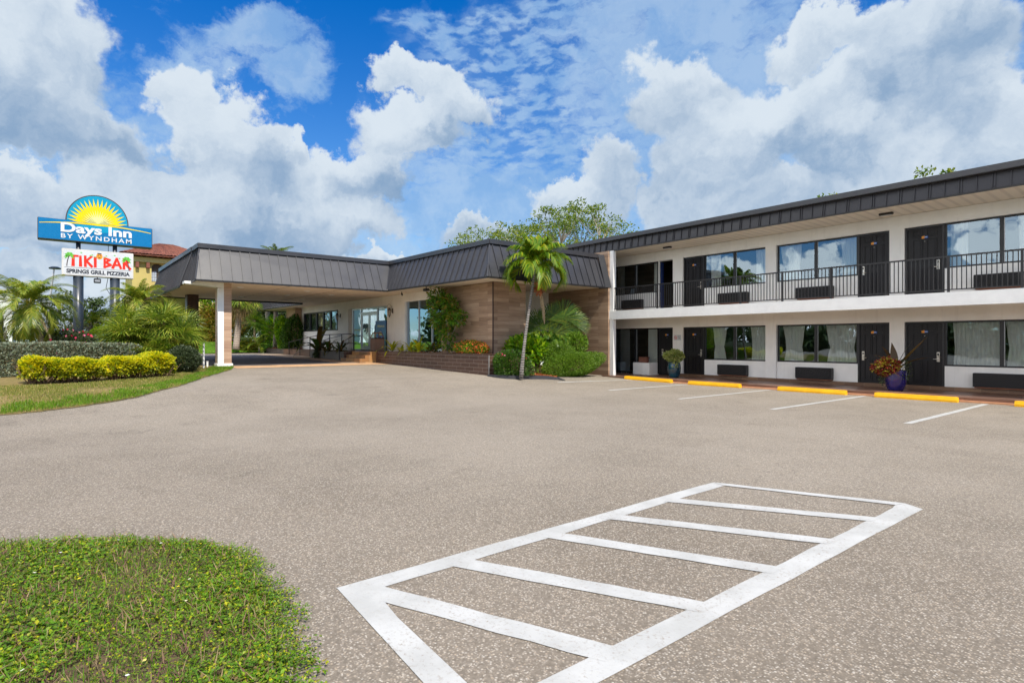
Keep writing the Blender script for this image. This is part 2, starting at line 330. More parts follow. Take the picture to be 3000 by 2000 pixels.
def ribbed():
    q = NT('ribbed_soffit'); p = q.pos(); s_ = q.n('ShaderNodeSeparateXYZ'); q.put(s_.inputs[0], p)
    w = q.math('SINE', q.math('MULTIPLY', s_.outputs[0], 2 * pi / .30)); g = q.step(w, .2, .9); c = q.mix(g, (.82, .72, .60), (.70, .61, .51))  # shade of the grooves between ribs is put into the colour
    return q.done(q.bsdf(c, .7, .3, normal=q.bump(w, .35, .01)))
MT['ribbed'] = ribbed()
MT['metal'] = plain('charcoal_metal_roofing', (.040, .041, .048), .42, .5, var=.10, scale=1.3)
MT['metal_cap'] = plain('charcoal_metal_coping', (.040, .040, .045), .36, .6, var=.08, scale=1.5)
MT['fascia'] = plain('dark_metal_fascia', (.030, .029, .034), .40, .5, var=.12, scale=1.4)
MT['black'] = plain('black_painted_metal', (.018, .017, .018), .42, .5, var=.15)
MT['frame'] = plain('black_window_frame', (.014, .014, .016), .4, .5)
MT['door'] = plain('charcoal_door_paint', (.0115, .0105, .0125), .45, .35, var=.1, scale=3)
MT['alu'] = plain('brushed_aluminium', (.55, .55, .56), .35, .5, .7, var=.08)
MT['ac'] = plain('dark_vent_grille', (.012, .011, .013), .45, .4)
MT['copper'] = plain('rusty_bottom_trim', (.22, .075, .035), .7)
MT['steel'] = plain('satin_steel', (.62, .58, .52), .3, .5, .8)
def scuffed():
    q = NT('scuffed_yellow_paint'); p = q.pos(); c = q.mix(q.step(q.noise(p, 4, 4), .3, .7), (.80, .40, .008), (.94, .49, .01)); k = q.math('MULTIPLY', q.step(q.noise(q.mapping(p, (1, 1, 3)), 14, 5, .75), .60, .70), q.step(q.noise(p, 1.3, 2), .45, .65))
    return q.done(q.bsdf(q.mix(k, c, (.25, .15, .06)), .65, .3, normal=q.bump(q.noise(p, 50, 3), .4, .004)))
MT['yellow_paint'] = scuffed()
MT['line'] = None
def paintline():
    q = NT('worn_white_road_paint'); p = q.pos()
    w = q.step(q.noise(p, 38, 5, .8), .53, .66); w2 = q.math('MULTIPLY', w, q.step(q.noise(p, 1.6, 3), .32, .60))
    ck = q.n('ShaderNodeTexVoronoi', feature='DISTANCE_TO_EDGE'); q.put(ck.inputs['Vector'], q.mapping(p, (1, 1, 1))); ck.inputs['Scale'].default_value = 7
    cr = q.math('MULTIPLY', q.step(ck.outputs['Distance'], .02, .004), q.step(q.noise(p, 2, 3), .5, .62)); w2 = q.math('MAXIMUM', w2, q.math('MULTIPLY', cr, .5))
    c = q.mix(q.step(q.noise(p, 3, 4), .3, .7), (.415, .415, .395), (.505, .505, .485)); c = q.mix(w2, c, (.30, .26, .22))
    return q.done(q.bsdf(c, .75, .3, normal=q.bump(q.noise(p, 60, 3), .5, .004)))
MT['line'] = paintline()
MT['mulch'] = plain('red_bark_mulch', (.34, .10, .035), .9, .1, var=.6, scale=40, bump=.8)
MT['soil'] = plain('dry_soil', (.22, .13, .08), .95, .1, var=.4, scale=20, bump=.5)
def ground_mat(name, c1, c2, c3):
    q = NT(name); p = q.pos(); a = q.noise(p, .6, 5, .65); b = q.noise(p, 9, 5, .7)
    c = q.mix(q.step(a, .35, .62), c1, c2); c = q.mix(q.step(b, .4, .7, 0, .6), c, c3)
    return q.done(q.bsdf(c, .95, .1, normal=q.bump(b, .8, .03)))
MT['turf'] = ground_mat('patchy_turf', (.17, .14, .05), (.28, .20, .09), (.12, .12, .03))
MT['bedsoil'] = ground_mat('bed_soil', (.10, .075, .045), (.16, .11, .07), (.05, .06, .02))
MT['farground'] = ground_mat('far_ground', (.07, .10, .025), (.10, .12, .03), (.05, .07, .02))
MT['lawn'] = ground_mat('green_lawn', (.09, .19, .015), (.12, .23, .02), (.06, .14, .01))
MT['bark'] = plain('grey_bark', (.30, .26, .22), .9, .2, var=.35, scale=12, bump=.8)
MT['palmtrunk'] = None
def palmbark(name, a, b, rings=11):
    q = NT(name); p = q.pos(); s_ = q.n('ShaderNodeSeparateXYZ'); q.put(s_.inputs[0], p)
    w = q.math('SINE', q.math('MULTIPLY', q.math('ADD', s_.outputs[2], q.math('MULTIPLY', q.noise(p, 4, 3), .08)), rings * 6.28))
    f = q.math('ADD', q.math('MULTIPLY', w, .2), q.noise(p, 9, 5, .7)); c = q.mix(q.step(f, .25, .75), a, b)
    return q.done(q.bsdf(c, .9, .2, normal=q.bump(f, .6, .02)))
MT['palmtrunk'] = palmbark('ringed_palm_trunk', (.085, .078, .070), (.27, .25, .23))
MT['sabaltrunk'] = palmbark('pale_palm_trunk', (.26, .21, .17), (.44, .37, .31), 6)
MT['woodstem'] = plain('woody_stem', (.20, .13, .085), .9, .2, var=.3, scale=18, bump=.5)
MT['cordtex'] = plain('dry_frond', (.36, .27, .18), .85, .2, var=.3, scale=15)

def glass(name, refl=.45, tint=(.82, .88, .88)):
    q = NT(name); g = q.n('ShaderNodeBsdfGlossy'); g.inputs['Roughness'].default_value = .0; g.inputs[0].default_value = (.66, .84, 1, 1)
    wob = q.bump(q.noise(q.pos(), .9, 2), .11, .05); q.put(g.inputs['Normal'], wob)
    t = q.n('ShaderNodeBsdfTransparent'); t.inputs[0].default_value = (*tint, 1)
    fr = q.n('ShaderNodeFresnel'); fr.inputs[0].default_value = 1.5
    mx = q.n('ShaderNodeMixShader'); q.put(mx.inputs[0], q.math('ADD', q.math('MULTIPLY', fr.outputs[0], .9), refl, True))
    q.t.links.new(t.outputs[0], mx.inputs[1]); q.t.links.new(g.outputs[0], mx.inputs[2]); return q.done(mx.outputs[0])
MT['glass'] = glass('room_window_glass', .22, (.94, .97, .96))
MT['glass_lobby'] = glass('lobby_glass', .42, (.55, .6, .6))
def cloth(name, col):
    q = NT(name); d = q.bsdf(col, .9, .1); t = q.n('ShaderNodeBsdfTranslucent'); t.inputs[0].default_value = (*col, 1)
    mx = q.n('ShaderNodeMixShader'); mx.inputs[0].default_value = .3; q.t.links.new(d, mx.inputs[1]); q.t.links.new(t.outputs[0], mx.inputs[2]); return q.done(mx.outputs[0])
MT['curtain'] = cloth('sheer_curtain', (.93, .93, .87)); MT['teal_cloth'] = cloth('teal_drape', (.03, .12, .13))
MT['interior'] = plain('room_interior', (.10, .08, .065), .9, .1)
MT['rooftile'] = None
def rooftile():
    q = NT('terracotta_roof_tile'); p = q.pos(); s_ = q.n('ShaderNodeSeparateXYZ'); q.put(s_.inputs[0], p)
    c = q.mix(q.step(q.noise(p, 3.5, 3), .35, .65), (.25, .095, .065), (.15, .06, .045)); return q.done(q.bsdf(c, .8, .2))
MT['rooftile'] = rooftile()
MT['text_white'] = emis_free('white_lettering', (.66, .68, .70)); MT['text_red'] = emis_free('red_lettering', (.72, .03, .012)); MT['text_dark'] = emis_free('dark_lettering', (.02, .025, .04))
MT['sign_blue'] = emis_free('sign_blue', (.0, .16, .39), .3); MT['sign_cyan'] = emis_free('sign_light_blue', (.0, .29, .48), .3)
MT['sign_yellow'] = emis_free('sign_yellow', (.78, .60, .0), .3); MT['sign_pale'] = emis_free('sign_pale_yellow', (.70, .70, .28), .3); MT['sign_white'] = emis_free('sign_white_panel', (.62, .64, .66), .3)
MT['sign_green'] = emis_free('sign_green', (.14, .52, .06), .4); MT['sign_brown'] = emis_free('sign_brown', (.05, .03, .03), .4)
MT['pole'] = plain('dark_blue_grey_steel', (.020, .030, .045), .38, .6, var=.35, scale=1.6)
MT['orange'] = emis_free('orange_plate', (.80, .32, .03)); MT['blue'] = emis_free('blue_plate', (.03, .12, .45))
MT['terracotta'] = plain('brown_plastic', (.24, .145, .10), .6)
MT['glaze_teal'] = plain('teal_glaze', (.003, .055, .085), .12, .6, var=.6, scale=3, coat=.8)
MT['glaze_blue'] = plain('cobalt_glaze', (.012, .010, .12), .12, .6, var=.5, scale=4, coat=.8)

# ================================================================== GROUND
def sheet(name, xs, ys, mat, dz=0., zf=None):
    mb = MB(); X, Y = np.meshgrid(xs, ys); Z = gz(X, Y) + dz if zf is None else zf(X, Y)
    nx, ny = len(xs), len(ys); i = np.arange(nx * ny).reshape(ny, nx)
    mb.add(np.stack([X.ravel(), Y.ravel(), Z.ravel()], 1), np.stack([i[:-1, :-1].ravel(), i[:-1, 1:].ravel(), i[1:, 1:].ravel(), i[1:, :-1].ravel()], 1))
    return mb.build(name, mat, smooth=True)
def ax(a, b, st, far=()): return sorted(list(np.arange(a, b + 1e-6, st)) + list(far))
struct(sheet('ground', ax(-80, 40, 2, (-900, -500, -250, -130, 100, 300, 900)), ax(-60, 60, 2, (-900, -400, -150, 150, 400, 900)), MT['farground'], -.06))
struct(sheet('parking_lot', ax(-46, 14, .5), ax(-30, 19.5, .5), MT['asphalt'], 0.))
struct(sheet('far_pavement', ax(-56, -45.5, .5), ax(-6, 12.8, .5), MT['concrete'], -.004))
struct(sheet('driveway', ax(-43, -26.9, .3), ax(5.2, 12.5, .3), MT['drive'], .008))
struct(sheet('drive_apron', ax(-26.9, -25.3, .2), ax(5.95, 13.0, .235), MT['apron'], .011))
struct(sheet('porch_apron', ax(-42, -26.9, .3), ax(11.1, 12.8, .17), plain('tan_paving', (.42, .31, .22), .8, .2, var=.15, scale=3), .013))

def ruled(name, A, B, mat, n=60, m=24, dz=.02, jag=0, zf=None):
    """sheet between polyline A and polyline B, draped on the ground"""
    def res(P, k):
        P = np.array(P, float); d = np.r_[0, np.cumsum(np.hypot(*np.diff(P, axis=0).T))]; t = np.linspace(0, d[-1], k)
        return np.stack([np.interp(t, d, P[:, 0]), np.interp(t, d, P[:, 1])], 1)
    a, b = res(A, n), res(B, n)
    if jag: a = a + rng.normal(0, jag, a.shape)
    t = np.linspace(0, 1, m)[:, None, None]; P = a[None] * (1 - t) + b[None] * t
    Z = gz(P[..., 0], P[..., 1]) + dz
    if zf is not None: Z = Z + zf(P[..., 0], P[..., 1])
    i = np.arange(n * m).reshape(m, n); mb = MB()
    mb.add(np.stack([P[..., 0].ravel(), P[..., 1].ravel(), Z.ravel()], 1), np.stack([i[:-1, :-1].ravel(), i[:-1, 1:].ravel(), i[1:, 1:].ravel(), i[1:, :-1].ravel()], 1))
    return mb.build(name, mat, smooth=True)
VERGE = [(-13.0, -9), (-15.1, -2.2), (-15.29, -.8), (-15.41, -.28), (-15.78, .59), (-16.56, 1.62), (-18.34, 2.76), (-21.35, 4.02), (-24.1, 5.35), (-25.4, 5.75), (-26.2, 5.95)]
VBACK = [(-48, -14), (-48, -6), (-44, 2), (-38, 5.0), (-32, 5.15), (-29, 5.15), (-27.2, 5.2), (-27, 5.95)]
struct(ruled('grass_verge', VERGE, VBACK, MT['turf'], 140, 40, .012, .02))
BED = [(-7.2, -3.2), (-6.25, -1.2), (-5.88, -.31), (-5.42, .37), (-4.9, .90), (-4.5, 1.01), (-3.91, .99), (-3.43, .97), (-2.67, .80), (-1.8, .45), (-.8, -.4), (-.3, -1.6)]
struct(ruled('grass_island', BED, [(-5, -4), (-4, -4.4), (-3, -4.5), (-2, -4.4), (-1, -3.6)], MT['bedsoil'], 120, 30, .02, .012))
struct(ruled('lawn', [(-42.5, 3.0), (-46.0, 8), (-46.6, 12.0), (-47.3, 14.5)], [(-70, -14), (-74, 4), (-76, 14), (-76, 30)], MT['lawn'], 60, 40, .03, zf=lambda x, y: .75 * np.clip((-x - 46) / 5, 0, 1)))
struct(ruled('mulch_bed', [(-16.05, 15.3), (-16.2, 14.6), (-16.25, 13.7), (-17.1, 13.05)], [(-17.35, 16.6), (-17.35, 15.3), (-17.35, 14.2), (-17.4, 13.1)], MT['mulch'], 20, 8, .05))
# raised walkway of the rooms
mb = MB(); mb.box(-17.05, 8, 19.0, 21.4, -.1, .12); mb.box(-20.6, -17.05, 19.76, 21.4, -.1, .12); struct(mb.build('walkway', MT['walk']))
mb = MB(); mb.box(-17.0, 8, 18.86, 19.0, -.1, .045); struct(mb.build('walkway_edge', plain('orange_kerb_edge', (.60, .30, .16), .8, .2, var=.15)))

# painted markings
mb = MB()
def strip(mb, x0, y0, x1, y1, w, n=12, dz=.005):
    d = Vector((x1 - x0, y1 - y0)); nrm = Vector((-d.y, d.x)).normalized() * w / 2
    vs = []
    for i in range(n + 1):
        t = i / n
        for s in (-1, 1):
            j = random.uniform(-.004, .004)
            x = x0 + d.x * t + nrm.x * s + j; y = y0 + d.y * t + nrm.y * s + j; vs.append((x, y, G(x, y) + dz))
    mb.add(vs, [(2 * i, 2 * i + 2, 2 * i + 3, 2 * i + 1) for i in range(n)])
for x in (-15.16, -12.5, -9.35, -6.5, -3.68, -.86):
    b = MB(); strip(b, x - .06, [14.57, 14.36, 13.7, 13.3, 13.05, 13.0][[-15.16, -12.5, -9.35, -6.5, -3.68, -.86].index(x)], x + .05, 18.75, .13); struct(b.build('parking_line', MT['line']))
b = MB()
def pan(*pts): b.add([(x, y, .005) for x, y in pts], [tuple(range(len(pts)))])
J = lambda: random.uniform(-.006, .006)
def jit(p, q_, n=14): return [(p[0] + (q_[0] - p[0]) * i / n + J(), p[1] + (q_[1] - p[1]) * i / n + J()) for i in range(n + 1)]
pan(*(jit((-3.58, 1.44), (-3.57, 5.85)) + jit((-3.41, 5.81), (-3.40, 1.62))))                      # long near side
pan(*(jit((-1.92, 6.30), (-1.99, 1.30)) + jit((-1.82, 1.30), (-1.73, 6.47)) + [(-1.90, 6.57), (-1.94, 6.42)]))
pan((-3.58, 1.44), (-3.40, 1.62), (-2.97, 1.56), (-1.99, 1.50), (-1.99, 1.33), (-2.4, 1.36))
b2 = b; 
for y0, y1 in ((1.58, 2.2), (2.30, 3.02), (3.22, 3.91), (3.99, 4.81), (4.86, 5.72)):
    pan(*(jit((-3.44, y0 - .10), (-1.90, y1 - .05), 8) + jit((-1.88, y1 + .13), (-3.44, y0 + .09), 8)))
pan(*(jit((-3.41, 5.81), (-1.94, 6.42), 8) + jit((-1.90, 6.57), (-3.57, 5.85), 8)))
for k, v in enumerate(b.v): v[:, 2] = .0045 + .0004 * k
struct(b.build('hatched_marking', MT['line']))

# ================================================================== MOTEL WING
motel = thing('motel_building', (-10, 21.3, 0), 'two storey white motel wing with charcoal metal roof edge and railed balcony', 'motel building')
FY = 21.33
unit = 8.3
# openings: (kind, x0, x1); kinds d=door w=window
OPEN = [('w', -18.45, -15.82), ('d', -15.74, -14.96), ('d', -14.45, -13.45), ('w', -13.45, -10.77), ('w', -10.36, -7.58), ('d', -7.58, -6.61), ('d', -6.19, -5.15), ('w', -5.15, -2.45), ('w', -2.04, .72), ('d', .72, 1.69)]
PIERS = [(-19.6, -18.45), (-14.96, -14.45), (-10.77, -10.36), (-6.61, -6.19), (-2.45, -2.04), (1.69, 5.9)]
w = MB()
for a, c in PIERS:
    w.box(a, c, FY, FY + .3, .12, 2.84); w.box(a, c, FY, FY + .3, 3.0, 5.69)
for k in range(2):
    z0, zh, zt, zs = ((.12, 2.25, 2.84, .86), (3.0, 5.27, 5.69, 3.88))[k]
    segs = [(-18.45, -14.96), (-14.45, -10.77), (-10.36, -6.61), (-6.19, -2.45), (-2.04, 1.69)]
    for a, c in segs: w.box(a, c, FY + .004, FY + .29, zh, zt)
    for kind, a, c in OPEN:
        if kind == 'w' and not (k == 0 and a < -16): w.box(a, c, FY + .09, FY + .28, z0, zs)
w.box(-18.5, -18.22, 20.9, FY - .01, .12, .62)
w.box(-16.94, -15.86, 21.05, FY + .2, .12, .66); w.box(-16.3, -15.86, 20.85, 21.05, .12, .66)
w.box(-21, 6, 26, 26.2, 0, 6.0); w.box(5.9, 6.2, 19.75, 26, 0, 5.69); w.box(-21.0, -20.8, 21.8, 26, 0, 5.69)
w.build('wall', MT['white'], motel)
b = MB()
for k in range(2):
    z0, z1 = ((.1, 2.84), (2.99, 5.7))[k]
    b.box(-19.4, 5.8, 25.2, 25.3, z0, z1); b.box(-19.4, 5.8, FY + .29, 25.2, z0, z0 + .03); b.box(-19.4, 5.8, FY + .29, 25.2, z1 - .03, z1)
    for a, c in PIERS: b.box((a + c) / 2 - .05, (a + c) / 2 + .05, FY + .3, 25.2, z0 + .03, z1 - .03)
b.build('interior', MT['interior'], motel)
b = MB()
for a, c in PIERS[1:] + [(-14.45, -13.45), (-7.58, -6.19), (-6.19, -5.15)]: pass
b.box(-14.96, 5.9, FY - .03, FY - .001, .121, .235); b.build('tile_skirting', MT['sill_tile'], motel)
# balcony slab, post, tiled end wall, soffit
b = MB(); b.box(-17.05, 6, 19.5, 19.72, 2.62, 3.0); b.build('slab_edge', MT['white_trim'], motel)
b = MB(); b.box(-20.7, 6, 19.752, FY + .31, 2.82, 2.99); b.build('balcony_slab', MT['soffit'], motel)
b = MB(); b.box(-17.04, -16.83, 19.53, 19.71, .12, 2.62); b.box(-17.04, -16.83, 19.53, 19.71, 3.0, 5.70); b.build('post', MT['white_trim'], motel)
b = MB(); b.box(-21.0, -17.05, 19.45, 19.75, 0, 5.70); b.build('tiled_end_wall', MT['plank'], motel)
b = MB(); b.box(-24, 6.2, 19.63, 26.3, 5.70, 5.76); b.build('soffit', MT['ribbed'], motel)
b = MB()                                                                 # metal fascia with standing seams
b.add([(-24, 19.60, 5.74), (6.2, 19.60, 5.74), (6.2, 19.66, 6.18), (-24, 19.66, 6.18), (-24, 19.8, 5.74), (6.2, 19.8, 5.74), (6.2, 19.8, 6.18), (-24, 19.8, 6.18)], [(0, 1, 2, 3), (4, 7, 6, 5), (0, 4, 5, 1), (3, 2, 6, 7), (1, 5, 6, 2), (0, 3, 7, 4)])
x = -23.8; j = 0
while x < 6.1:
    for q in ((0,) if j % 2 else (-.03, .03)): b.add([(x + q + sx, y, z) for sx in (-.012, .012) for (y, z) in ((19.565, 5.75), (19.605, 5.75), (19.665, 6.16), (19.62, 6.16))], [(0, 1, 2, 3), (7, 6, 5, 4), (0, 4, 5, 1), (1, 5, 6, 2), (2, 6, 7, 3), (3, 7, 4, 0)])
    x += .36; j += 1
b.build('fascia', MT['fascia'], motel)
b = MB(); b.bbox(-24, 6.3, 19.47, 20.0, 6.16, 6.335, .012); b.build('roof_coping', MT['metal_cap'], motel)
b = MB(); b.box(-24, 6.2, 19.585, 19.66, 5.685, 5.735); b.build('drip_edge', MT['black'], motel)
b = MB(); b.box(-24, 6.2, 19.9, 27, 6.1, 6.28); b.build('flat_roof', MT['concrete'], motel)
# railing
rail = MB(); posts = [-16.93, -14.49, -12.36, -10.82, -9.29, -7.72, -6.16, -4.62, -3.06, -1.5, .06, 1.62, 3.2]
rail.box(-16.95, 5.9, 19.56, 19.60, 3.985, 4.03); rail.box(-16.95, 5.9, 19.565, 19.595, 3.06, 3.09)
for p in posts: rail.box(p - .028, p + .028, 19.552, 19.608, 2.93, 3.99)
x = -16.85
while x < 5.8:
    if min(abs(x - p) for p in posts) > .045: rail.box(x - .011, x + .011, 19.57, 19.59, 3.09, 3.986)
    x += .108
rail.build('railing', MT['black'], motel)

def make_door(x0, x1, z0, side, up):
    """six-panel door, 2.13 high, in its frame; side = +1 handle right"""
    h = 2.13 if up == 0 else 2.255; f = MB(); y = FY + .10
    f.box(x0, x0 + .06, y - .02, y + .1, z0, z0 + h); f.box(x1 - .06, x1, y - .02, y + .1, z0, z0 + h); f.box(x0 + .06, x1 - .06, y - .02, y + .1, z0 + h - .06, z0 + h)
    f.build('door_frame', MT['frame'], motel)
    d = MB(); a, c = x0 + .065, x1 - .065; d.box(a, c, y + .02, y + .06, z0 + .02, z0 + h - .065)
    wd = c - a
    for (u0, u1) in ((.15, .44), (.56, .85)):
        for (v0, v1) in ((.86, .95), (.50, .82), (.10, .42)):
            X0, X1 = a + wd * u0, a + wd * u1; Z0, Z1 = z0 + h * v0, z0 + h * v1; t = .022
            d.box(X0, X1, y - .004, y + .02, Z0, Z0 + t); d.box(X0, X1, y - .004, y + .02, Z1 - t, Z1)
            d.box(X0, X0 + t, y - .004, y + .02, Z0 + t, Z1 - t); d.box(X1 - t, X1, y - .004, y + .02, Z0 + t, Z1 - t)
            d.bbox(X0 + .05, X1 - .05, y + .004, y + .024, Z0 + .05, Z1 - .05, .006)
    o = d.build('door', MT['door'], motel)
    hx = (c - .10) if side > 0 else (a + .10)
    k = MB(); k.bbox(hx - .038, hx + .038, y - .012, y + .018, z0 + .86, z0 + 1.16, .005); k.build('lock_plate', MT['steel'], o)
    k = MB(); k.box(hx - .022, hx + .022, y - .016, y - .0125, z0 + 1.06, z0 + 1.12); k.build('card_slot', MT['black'], o)
    k = MB(); k.tube([(hx, y - .012, z0 + .94), (hx, y - .05, z0 + .94), (hx - side * .12, y - .055, z0 + .945)], .01, 8); k.build('handle', MT['steel'], o)
    mx = (a + c) / 2; zz = z0 + h * .835 + .02
    k = MB(); k.box(mx - .085, mx - .005, y + .008, y + .018, zz - .035, zz + .045); k.build('number_plate', MT['orange'], o)
    k = MB(); k.box(mx - .005, mx + .085, y + .008, y + .018, zz - .03, zz + .035); k.build('name_plate', MT['blue'], o)
    k = MB(); k.box(mx + .01, mx + .07, y + .005, y + .0075, zz - .004, zz + .012); k.build('plate_text', MT['text_white'], o)
    k = MB(); k.tube([(mx, y + .02, zz - .13), (mx, y + .012, zz - .13)], .009, 8); k.build('peephole', MT['steel'], o)
def wavy(mb, x0, x1, y, z0, z1, amp=.035, per=.11, flare=.0):
    n = int((x1 - x0) / .018) + 2; rows = 7; vs = []
    ph = random.random() * 6
    for r in range(rows):
        t = r / (rows - 1); z = z1 + (z0 - z1) * t
        for i in range(n):
            u = i / (n - 1); X = x0 + (x1 - x0) * u
            X += flare * (.3 + .7 * abs(2 * t - 1) ** 1.0 - 1) * (u - .5) * (x1 - x0)
            vs.append((X, y + amp * sin(X * 2 * pi / per + ph + .6 * sin(X * 7)) * (.6 + .5 * t), z))
    mb.add(vs, [(r * n + i, r * n + i + 1, (r + 1) * n + i + 1, (r + 1) * n + i) for r in range(rows - 1) for i in range(n - 1)])
def make_window(x0, x1, z0, z1, curt, low=False):
    y = FY + .12; f = MB(); t = .05
    f.box(x0, x1, y, y + .09, z1 - t, z1); f.box(x0, x1, y, y + .09, z0, z0 + t); f.box(x0, x0 + t, y, y + .09, z0 + t, z1 - t); f.box(x1 - t, x1, y, y + .09, z0 + t, z1 - t)
    mx = (x0 + x1) / 2; f.box(mx - .045, mx + .045, y - .01, y + .085, z0 + t, z1 - t)
    o = f.build('window', MT['frame'], motel)
    for a, c, yy in ((x0 + t, mx - .045, .03), (mx + .045, x1 - t, .05)):
        g = MB(); g.add([(a, y + yy, z0 + t), (c, y + yy, z0 + t), (c, y + yy, z1 - t), (a, y + yy, z1 - t)], [(0, 1, 2, 3)]); g.build('pane', MT['glass'], o)
    g = MB(); g.box(mx + .05, mx + .065, y + .04, y + .065, z0 + t, z1 - t); g.build('sash_bar', MT['alu'], o)
    for (u0, u1, fl) in curt:
        g = MB(); wavy(g, x0 + (x1 - x0) * u0, x0 + (x1 - x0) * u1, FY + .30, z0 - .25, z1 - .02, flare=fl); g.build('curtain', MT['curtain'], o, smooth=True)
def make_ac(x0, x1, z0, up=False):
    a = MB(); a.bbox(x0, x1, FY - .14, FY + .09, z0, z0 + .41, .012)
    z = z0 + .035
    while z < z0 + .38: a.box(x0 + .04, x1 - .04, FY - .152, FY - .1395, z, z + .012); z += .028
    o = a.build('air_conditioner', MT['ac'], motel)
    t = MB(); t.box(x0 + .04, x1 - .02, FY - .12, FY + .09, z0 - .03, z0 - .002); t.build('drip_pan', MT['copper'], o)
CU = {0: {-18.45: [(.1, .32, 0), (.74, .95, 0)], -13.45: [(.1, .34, .5), (.72, 1.0, .3)], -10.36: [(.05, .34, .4), (.6, .98, .35)], -5.15: [(.06, .5, .1), (.52, .98, .2)], -2.04: [(.05, .95, .1)]},
      1: {-18.45: [(.02, .2, 0), (.86, .97, 0)], -13.45: [(.08, .24, 0), (.80, .98, .2)], -10.36: [(.02, .30, .3), (.78, .98, .2)], -5.15: [(.04, .20, 0), (.62, .80, .2)], -2.04: [(.02, .4, 0)]}}
for k in range(2):
    z0, zs, zh = ((.13, .86, 2.25), (3.01, 3.88, 5.27))[k]
    for i, (kind, a, c) in enumerate(OPEN):
        if kind == 'd':
            if k == 1 and a < -15: continue
            side = 1 if (i + 1 < len(OPEN) and OPEN[i + 1][0] == 'w' and abs(OPEN[i + 1][1] - c) < .1) else -1
            make_door(a, c, z0, side, k)
        else:
            make_window(a, c, zs if not (k == 0 and a < -16) else .16, zh, CU[k][a], k == 0)
            if a > -16: 
                m_ = (a + c) / 2 if k == 0 else (a + c) / 2 + .02
                make_ac(m_ - .62, m_ + .62, z0 + .15 if k == 0 else z0 + .17)
            elif k == 1: make_ac(-17.75, -16.6, z0 + .17)
# open door of the upper corner room
b = MB(); b.box(-15.69, -15.65, FY + .12, FY + .30, 3.03, 5.2); b.build('open_door', plain('dark_blue_edge', (.012, .03, .13)), motel)
b = MB(); b.box(-15.74, -15.70, FY + .02, FY + .1, 3.03, 5.25); b.build('door_jamb', MT['white_trim'], motel)
b = MB(); b.bbox(-15.6, -14.98, FY + .9, 23.9, 3.03, 3.62, .03); b.build('bed', plain('blue_bedding', (.10, .13, .22), .8), motel)
# lamp shade in the upper corner window
b = MB(); b.lathe((-17.75, FY + .75, 3.92), [(.13, .0), (.17, 0), (.13, .28), (.1, .28)]); b.build('lampshade', plain('pale_lampshade', (.4, .5, .58), .8), motel, smooth=True)
for (x, y, z) in ((-14.67, 20.52, 5.70), (-6.46, 20.55, 5.70), (-14.9, 20.5, 2.82), (-6.6, 20.5, 2.82), (1.6, 20.5, 5.70), (1.5, 20.5, 2.82)):
    b = MB(); b.bbox(x - .19, x + .19, y - .07, y + .07, z - .075, z - .001, .012); o = b.build('soffit_light', MT['black'], motel)
    c = MB(); c.box(x - .15, x + .15, y - .05, y + .05, z - .085, z - .0755); c.build('lens', MT['alu'], o)
# no smoking notice
b = MB(); b.box(-14.9, -14.53, FY - .012, FY - .001, 1.68, 1.92); ns = b.build('no_smoking_sign', MT['sign_white'], motel)
b = MB(); n_ = 20; cx_, cz_, r_ = -14.80, 1.80, .075
b.add([(cx_ + r * cos(2 * pi * k / n_), FY - .0145, cz_ + r * sin(2 * pi * k / n_)) for r in (r_, r_ - .017) for k in range(n_)], [(k, (k + 1) % n_, n_ + (k + 1) % n_, n_ + k) for k in range(n_)])
b.add([(cx_ - .055, FY - .0145, cz_ + .04), (cx_ - .045, FY - .0145, cz_ + .055), (cx_ + .055, FY - .0145, cz_ - .04), (cx_ + .045, FY - .0145, cz_ - .055)], [(0, 1, 2, 3)]); b.build('prohibition_ring', MT['text_red'], ns)
b = MB(); b.box(cx_ - .04, cx_ + .04, FY - .0135, FY - .0125, cz_ - .008, cz_ + .008); b.build('cigarette', MT['text_dark'], ns)

def text(s, size, mat, parent, loc, rot=(R(90), 0, R(90)), bold=0., extr=.01, name='lettering', width=None, space=1., shear=0.):
    cu = bpy.data.curves.new('t', 'FONT'); cu.body = s; cu.size = size; cu.offset = bold; cu.extrude = extr; cu.space_character = space; cu.shear = shear; cu.resolution_u = 4
    t = bpy.data.objects.new('t', cu); COL.objects.link(t); bpy.context.view_layer.update()
    me = bpy.data.meshes.new_from_object(t.evaluated_get(bpy.context.evaluated_depsgraph_get())); bpy.data.objects.remove(t)
    co = np.empty(len(me.vertices) * 3); me.vertices.foreach_get('co', co); co = co.reshape(-1, 3)
    co[:, 0] -= co[:, 0].min()
    if width: co[:, 0] *= width / co[:, 0].max()
    m = Matrix.Translation(loc) @ (Matrix.Rotation(rot[2], 4, 'Z') @ Matrix.Rotation(rot[0], 4, 'X'))
    mm = np.array(m); co = co @ mm[:3, :3].T + mm[:3, 3]
    base = Vector((0, 0, 0)); q = parent
    while q is not None: base += q.location; q = q.parent
    me.vertices.foreach_set('co', co.astype(np.float32).ravel()); me.name = name; me.materials.append(mat)
    o = bpy.data.objects.new(name, me); COL.objects.link(o); o.parent = parent; o.location = -base; return o
for i, (s, z) in enumerate((('THIS IS A', 1.875), ('SMOKE FREE', 1.83), ('PROPERTY', 1.785), ('NO SMOKING', 1.74))):
    text(s, .04, MT['text_dark'], ns, (-14.705, FY - .0135, z), (R(90), 0, 0), 0, .0005, width=.15)

